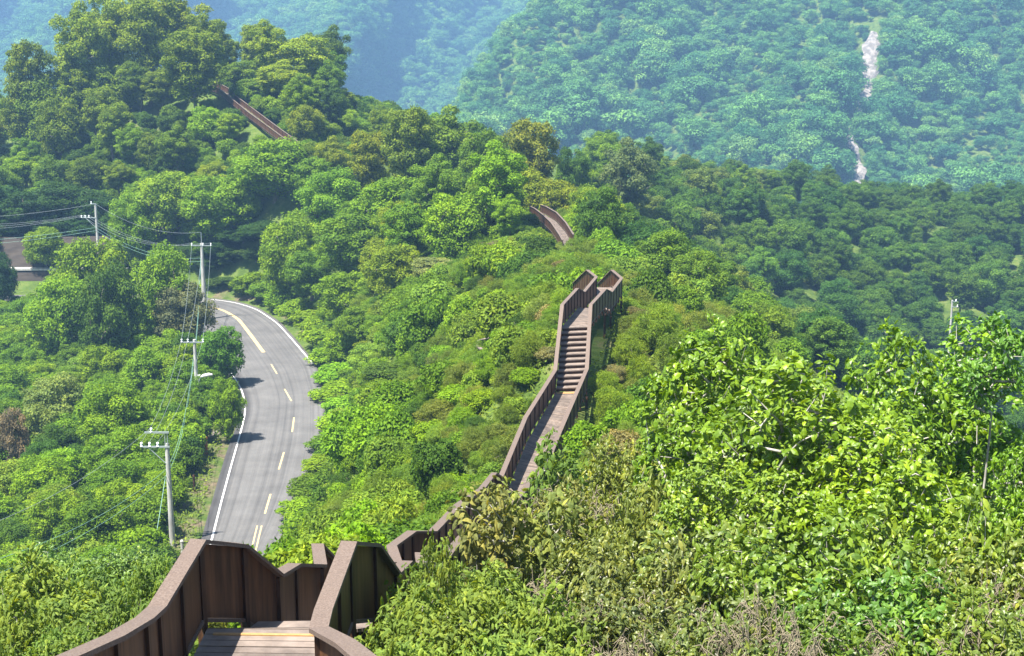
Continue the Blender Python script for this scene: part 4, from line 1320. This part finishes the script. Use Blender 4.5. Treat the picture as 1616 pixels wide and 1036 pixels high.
# right slope
def ch_right(x, y, z, u, v):
    W = rnd.uniform(5.5, 9) * min(1, .35 + y / 330); t = rnd.random() < .3
    return (TAL if t else RND), W, W * (rnd.uniform(1.05, 1.4) if t else rnd.uniform(.85, 1.1)), "forest_tree", "dark green tree in the wood on the right-hand slope", "tree", "trees of the right-hand slope", rnd.choice([(.085, .17, .016), DARK, DARK, (.05, .12, .014), (.07, .15, .016)] if u > 1250 or rnd.random() < .45 else [MIDG, (.13, .22, .012), (.10, .19, .014), (.14, .20, .03)])
n4 = scatter(lambda x, y, z, u, v: y > 125 and u >= 930 and not (u < 1010 and y < 160), 5.2, ch_right, 125, 345)


# shrubs of the slope between road and boardwalk and round the crest
def ch_slope(x, y, z, u, v):
    s = rnd.random()
    big = 1.0 if y > 70 else .8
    if (u > 860 and s < .65) or (u > 640 and v > 600 and s < .85) or (u > 690 and s < .72) or s < .12:
        c = rnd.choice([OLIVE, (.16, .25, .015), (.15, .22, .02), (.17, .215, .03)]); ks = FEA
        nm, lab = "feathery_shrub", "yellow-green feathery shrub on the slope round the boardwalk"
        W = rnd.uniform(1.8, 3.2) * big; H = W * rnd.uniform(.55, .95)
    else:
        c = rnd.choice([BRIGHT, MIDG, (.12, .225, .01), MIDG, DARK, OLIVE]); ks = BUSH
        nm, lab = "green_shrub", "bright green bushy shrub on the slope between road and boardwalk"
        W = rnd.uniform(2.2, 3.9) * big * (1 + max(0, y - 60) / 130); H = W * rnd.uniform(.65, 1.1)
    return ks, W, H, nm, lab, "shrub", "shrubs of the slope below the boardwalk", c
n5 = scatter(lambda x, y, z, u, v: 24 < y < 150 and not left_of_road(x, y) and u > 380 and (u < 1010 or y > 45) and u < 1260, 2.0, ch_slope, 24, 150, limit=2500)
# low shrubs on the bare steep left slope in front of the landing
n6 = scatter(lambda x, y, z, u, v: 26 < y < 100 and x < 0 and v > 700, 2.0, ch_slope, 26, 100, limit=200)
# understorey of the upper left hill
def ch_under(x, y, z, u, v):
    if 185 < u < 300 and 175 < v < 245 and rnd.random() < .6: return None
    W = rnd.uniform(2.6, 4.6)
    return BUSH, W, W * rnd.uniform(.65, .9), "undergrowth_shrub", ("dark green undergrowth bush between the trees of the upper left hill" if y > 212 else "undergrowth bush between the trees left of the road"), "shrub", ("undergrowth of the upper left hill" if y > 212 else "undergrowth left of the road"), rnd.choice([MIDG, DARK, DARK, (.10, .18, .01), BRIGHT])
n7 = scatter(lambda x, y, z, u, v: x < 0 and y > 219 and road_dist(x, y)[0] > 2.5 and not (u < 200 and y < 230), 2.5, ch_under, 216, 296, limit=1500, crowd=.2)
def ch_fill(x, y, z, u, v):
    W = rnd.uniform(1.2, 2.2) * (1 + max(0, y - 60) / 130)
    right = u > 860
    c = rnd.choice([OLIVE, (.17, .215, .03), MIDG, (.19, .18, .06)] if right else [BRIGHT, MIDG, OLIVE, DARK])
    return rnd.choice([BUSH, FEA]), W, W * rnd.uniform(.45, .75), "low_shrub", "low scrubby shrub filling a gap on the boardwalk slope", "shrub", "low scrub of the boardwalk slope", c
n8 = scatter(lambda x, y, z, u, v: 22 < y < 190 and not left_of_road(x, y) and u > 380 and u < 1200, 1.35, ch_fill, 22, 190, limit=3000, crowd=.3)
n9 = scatter(lambda x, y, z, u, v: 44 < y < 206 and x < -8 and left_of_road(x, y) and road_dist(x, y)[0] > 2.2, 2.6, ch_under, 44, 206, limit=2000, crowd=.2)
realize()
print("PLANTED", n7, n1, n2, n3, n4, n5, n6, COUNT)

# --- low ground cover
rg = np.random.default_rng(5)
n = 240000
gy_ = 9 + 165 * rg.random(n) ** 1.5
gx_ = (rg.random(n) * 2 - 1) * (gy_ * .42 + 1)
gz_ = height(gx_, gy_)
ok = (road_dist(gx_, gy_) > .4) & (walk_dist(gx_, gy_)[0] > .8)
gx_, gy_, gz_ = gx_[ok], gy_[ok], gz_[ok]
n = len(gx_)
lsz = .08 + .0022 * gy_
C = np.stack([gx_, gy_, gz_ + rg.random(n) * (.25 + .0035 * gy_)], 1)
gc = build("ground_cover", [leaves(C, rg.normal(size=(n, 3)) * .6 + np.array([0, 0, .7]), lsz * rg.uniform(.7, 1.6, n), .4, rg, np.clip(rg.normal(size=n) * .2 + .5, 0, 1), .05)], M["fine_leaf"])
gc.color = (.15, .22, .025, 1)
tag(gc, "low weeds and grass covering the slopes between the shrubs", "ground cover", kind="stuff")

# ------------------------------------------------------------------ far hills
def far_proto(seed, W, H, nl, leaf):
    rg = np.random.default_rng(seed)
    C, Rd = clumps_in(rg, W * rg.uniform(.8, 1.25), H * rg.uniform(.75, 1.3), H * .1, 22, .07, .24, rg.choice([0, .5]), .35)
    lv = crown_leaves(rg, C, Rd, nl, leaf, .7, up=.4, jit=.5)
    o = build("far_tree", [lv], M["far_leaf"], link=False)
    return o


FT = [far_proto(500 + s, 12, 11, 3200, .7) for s in range(6)]


def forest(name, pts, scl, label, protos=None):
    protos = protos or FT
    n = len(pts)
    me = bpy.data.meshes.new(name)
    me.vertices.add(n); me.vertices.foreach_set("co", np.asarray(pts, np.float32).ravel())
    a = me.attributes.new("sz", 'FLOAT', 'POINT'); a.data.foreach_set("value", np.asarray(scl, np.float32))
    b = me.attributes.new("rot", 'FLOAT', 'POINT'); b.data.foreach_set("value", (np.random.default_rng(3).random(n) * 6.28).astype(np.float32))
    c = me.attributes.new("pick", 'INT', 'POINT'); c.data.foreach_set("value", np.random.default_rng(4).integers(0, len(protos), n).astype(np.int32))
    me.update()
    o = bpy.data.objects.new(name, me); COL.objects.link(o)
    ng = bpy.data.node_groups.new(name, 'GeometryNodeTree')
    ng.interface.new_socket("Geometry", in_out='INPUT', socket_type='NodeSocketGeometry')
    ng.interface.new_socket("Geometry", in_out='OUTPUT', socket_type='NodeSocketGeometry')
    gi, go = ng.nodes.new("NodeGroupInput"), ng.nodes.new("NodeGroupOutput")
    ip = ng.nodes.new("GeometryNodeInstanceOnPoints")
    g2i = ng.nodes.new("GeometryNodeGeometryToInstance")
    for t in protos:
        oi = ng.nodes.new("GeometryNodeObjectInfo"); oi.inputs["Object"].default_value = t; oi.inputs["As Instance"].default_value = False
        ng.links.new(oi.outputs["Geometry"], g2i.inputs[0])
    def attr(nm, typ):
        q = ng.nodes.new("GeometryNodeInputNamedAttribute"); q.data_type = typ; q.inputs["Name"].default_value = nm
        return q.outputs["Attribute"]
    cx = ng.nodes.new("ShaderNodeCombineXYZ"); ng.links.new(attr("rot", 'FLOAT'), cx.inputs[2])
    e2r = ng.nodes.new("FunctionNodeEulerToRotation"); ng.links.new(cx.outputs[0], e2r.inputs[0])
    ng.links.new(gi.outputs[0], ip.inputs["Points"]); ng.links.new(g2i.outputs[0], ip.inputs["Instance"])
    ip.inputs["Pick Instance"].default_value = True
    ng.links.new(attr("pick", 'INT'), ip.inputs["Instance Index"])
    ng.links.new(e2r.outputs[0], ip.inputs["Rotation"]); ng.links.new(attr("sz", 'FLOAT'), ip.inputs["Scale"])
    ng.links.new(ip.outputs[0], go.inputs[0])
    md = o.modifiers.new("scatter", 'NODES'); md.node_group = ng
    tag(o, label, "forest", kind="stuff")
    return o


def hill(name, rows, edge, px1, Yof, label, back):
    """slope described by its sighted rows; left border edge(row), right border px1"""
    nc = 46
    G = []
    for r in rows:
        e = edge(r)
        line = []
        for d, dr, dy in back:
            line.append(P(e + d, r + dr, Yof(r, e) + dy))
        for k in range(nc):
            px = e + (px1 - e) * k / (nc - 1)
            line.append(P(px, r, Yof(r, px)))
        G.append(line)
    G = np.array(G); m, w = G.shape[:2]
    Vh = G.reshape(-1, 3)
    Fh = np.array([[i * w + j, i * w + j + 1, (i + 1) * w + j + 1, (i + 1) * w + j] for i in range(m - 1) for j in range(w - 1)])
    o = build(name, [(Vh, Fh, 0, np.full(len(Vh), -.2), True)], M["ground"])
    tag(o, label, "hill", kind="structure")
    return G


def sow(G, n, seed, spacing, ok=None):
    rg = np.random.default_rng(seed)
    m, w = G.shape[:2]
    P00, P01, P10 = G[:-1, :-1], G[:-1, 1:], G[1:, :-1]
    area = np.linalg.norm(np.cross(P01 - P00, P10 - P00), axis=2).ravel()
    idx = rg.choice(len(area), size=n, p=area / area.sum())
    i, j = idx // (w - 1), idx % (w - 1)
    a, b = rg.random((n, 1)), rg.random((n, 1))
    p = G[i, j] * (1 - a) * (1 - b) + G[i, j + 1] * a * (1 - b) + G[i + 1, j] * (1 - a) * b + G[i + 1, j + 1] * a * b
    if ok is not None:
        p = p[ok(p)]
    out = []; cell = {}
    for q in p:
        kx, ky = int(q[0] // spacing), int(q[1] // spacing)
        if any(np.linalg.norm(q - s) < spacing for dx in (-1, 0, 1) for dy in (-1, 0, 1) for s in cell.get((kx + dx, ky + dy), [])):
            continue
        cell.setdefault((kx, ky), []).append(q); out.append(q)
    return np.array(out)


SCAR = [(1380, 50, 6), (1376, 80, 11), (1376, 105, 13), (1370, 125, 14), (1362, 145, 12), (1358, 168, 9), (1352, 190, 4), (1338, 203, 4), (1342, 225, 5), (1354, 245, 6), (1357, 270, 7), (1352, 305, 6)]
Yr = lambda r, px: 680 + (300 - r) * .76 + 21 * math.sin(px * .012 + r * .01) + 14 * math.sin(px * .031 - r * .022) + max(0, (1150 - px)) * .09
edge_r = lambda r: float(np.interp(r, [-400, -60, 0, 60, 110, 150, 200, 330, 420], [1010, 905, 868, 815, 770, 742, 735, 735, 735]))
G1 = hill("right_hill", list(range(420, -420, -24)), edge_r, 2150, Yr, "steep forested blue-green hill at upper right", [(-30, 260, 620), (-24, 130, 330), (-14, 45, 130), (-5, 10, 45)])


def scar_ok(p):
    d = np.full(len(p), 99.)
    u0, v0, _ = proj(p[:, 0], p[:, 1], p[:, 2])
    fr = (u0 > 560) & (u0 < 1760) & (v0 > -90) & (v0 < 350)
    us, vs = [], []
    for dz in (0, 4, 8):
        a_, b_, f = proj(p[:, 0], p[:, 1], p[:, 2] + dz); us.append(a_); vs.append(b_)
    u, v = np.stack(us), np.stack(vs)
    for (a, b, w), (a2, b2, w2) in zip(SCAR[:-1], SCAR[1:]):
        for t in np.linspace(0, 1, 6):
            d = np.minimum(d, np.hypot(u - (a + (a2 - a) * t), (v - (b + (b2 - b) * t))).min(0) - (w + 4 if b < 175 else w + 1 + 6 * math.sin(b * .16)))
    return (d > 0) & fr


M["scrub_leaf"] = leafmat("scrub_leaf", trans=.46, rough=.6, spec=.12, use_obj=False, base=(.12, .205, .012, 1), rvar=.3)
if REST:
    scrub = []
    for k_ in ("bush0", "bush1", "bush2", "feather0"):
        me_ = PROTO[k_]["mesh"].copy(); me_.materials[0] = M["scrub_leaf"]
        scrub.append(bpy.data.objects.new("scrub", me_))
    forest("scrub", [(a[1], a[2], a[10] - .05) for a in REST], [a[3] / 3.0 for a in REST], "low scrub and undergrowth filling the gaps between the shrubs", scrub)
print("REST", len(REST))
pts1 = sow(G1, 60000, 11, 5.0, scar_ok)
rg = np.random.default_rng(8)
forest("hill_forest", pts1, np.exp(rg.normal(size=len(pts1)) * .36) * .76 * (1 + .28 * np.sin(pts1[:, 0] * .035 + 2 * np.sin(pts1[:, 1] * .02))), "dense blue-green forest covering the right hill")
# pale slide of bare rock
a, b = [], []
sc = []
for (px, r, w) in SCAR:
    sc.append((px, r, w))
dense = []
for (q0, q1) in zip(sc[:-1], sc[1:]):
    for t in np.linspace(0, 1, 5)[:-1]:
        dense.append([q0[k] * (1 - t) + q1[k] * t for k in range(3)])
Vs = []
for k, (px, r, w) in enumerate(dense):
    w *= rnd.uniform(.5, 1.6)
    for s in (-1, -.33, .33, 1):
        q = P(px + s * w + rnd.uniform(-2.5, 2.5), r + rnd.uniform(-1.5, 1.5), Yr(r, px) - 2.6 - rnd.uniform(0, 2.6) * (abs(s) < 1))
        Vs.append(q)
Fs = np.array([[4 * i + j, 4 * i + j + 1, 4 * i + j + 5, 4 * i + j + 4] for i in range(len(dense) - 1) for j in range(3)])
o = build("rock_slide", [(np.array(Vs), Fs)], M["rock_pale"])
tag(o, "narrow pale streak of bare rock running down the right hill", "rock", kind="structure")

Yf = lambda r, px: 1230 + (230 - r) * 1.8 + 130 * math.sin(px * .017 + 1 + r * .012) + 40 * math.sin(px * .041 + r * .02)
G2 = hill("far_hill", list(range(330, -330, -22)), lambda r: -500.0, 1500, Yf, "hazy pale far mountain behind the ridges", [(-60, 60, 300)])
pts2 = sow(G2, 90000, 12, 10, lambda p: (lambda u, v: (u > -150) & (u < 1200) & (v > -100) & (v < 270))(*proj(p[:, 0], p[:, 1], p[:, 2])[:2]))
u2, v2, _ = proj(pts2[:, 0], pts2[:, 1], pts2[:, 2])
pts2 = pts2[(u2 > -150) & (u2 < 1250) & (v2 > -120) & (v2 < 290)]
forest("mountain_forest", pts2, np.random.default_rng(9).uniform(.8, 2.3, len(pts2)), "hazy forest covering the far mountain")
print("FAR", len(pts1), len(pts2))

# ------------------------------------------------------------------ light, sky, haze
SUN_DIR = np.array([-.32, -.28, .92]); SUN_DIR = SUN_DIR / np.linalg.norm(SUN_DIR)
elev = math.asin(SUN_DIR[2]); azim = math.atan2(SUN_DIR[0], SUN_DIR[1])     # clockwise from +Y
ld = bpy.data.lights.new("sun", 'SUN')
ld.energy = 5.0; ld.angle = R(.5); ld.color = (1.0, .95, .86)
sun = bpy.data.objects.new("sun", ld); COL.objects.link(sun)
from mathutils import Vector
sun.rotation_euler = Vector(-SUN_DIR).to_track_quat('-Z', 'Y').to_euler()
sun.location = (-60, 0, 200)
world = bpy.data.worlds.new("World"); scene.world = world
world.use_nodes = True
wt = world.node_tree
bg = wt.nodes["Background"]
sky = wt.nodes.new("ShaderNodeTexSky"); sky.sky_type = 'NISHITA'; sky.sun_disc = False
sky.sun_elevation = elev; sky.sun_rotation = azim
sky.dust_density = 1.6
wt.links.new(sky.outputs[0], bg.inputs[0]); bg.inputs[1].default_value = .047

m, nt, out = newmat("haze")
pv = nt.nodes.new("ShaderNodeVolumePrincipled")
pv.inputs["Color"].default_value = (.31, .585, 1.0, 1)
pv.inputs["Density"].default_value = .0004
pv.inputs["Anisotropy"].default_value = .1
nt.links.new(pv.outputs[0], out.inputs["Volume"])
hz = build("haze", [box((0, 2100, 210), (6800, 5000, 722))], m)
tag(hz, "pale bluish haze thickening over the far hills", "haze", kind="stuff")

scene.view_settings.view_transform = 'Standard'
scene.view_settings.look = 'None'
scene.view_settings.exposure = 2.0
scene.view_settings.gamma = 1.0
scene.render.engine = 'CYCLES'
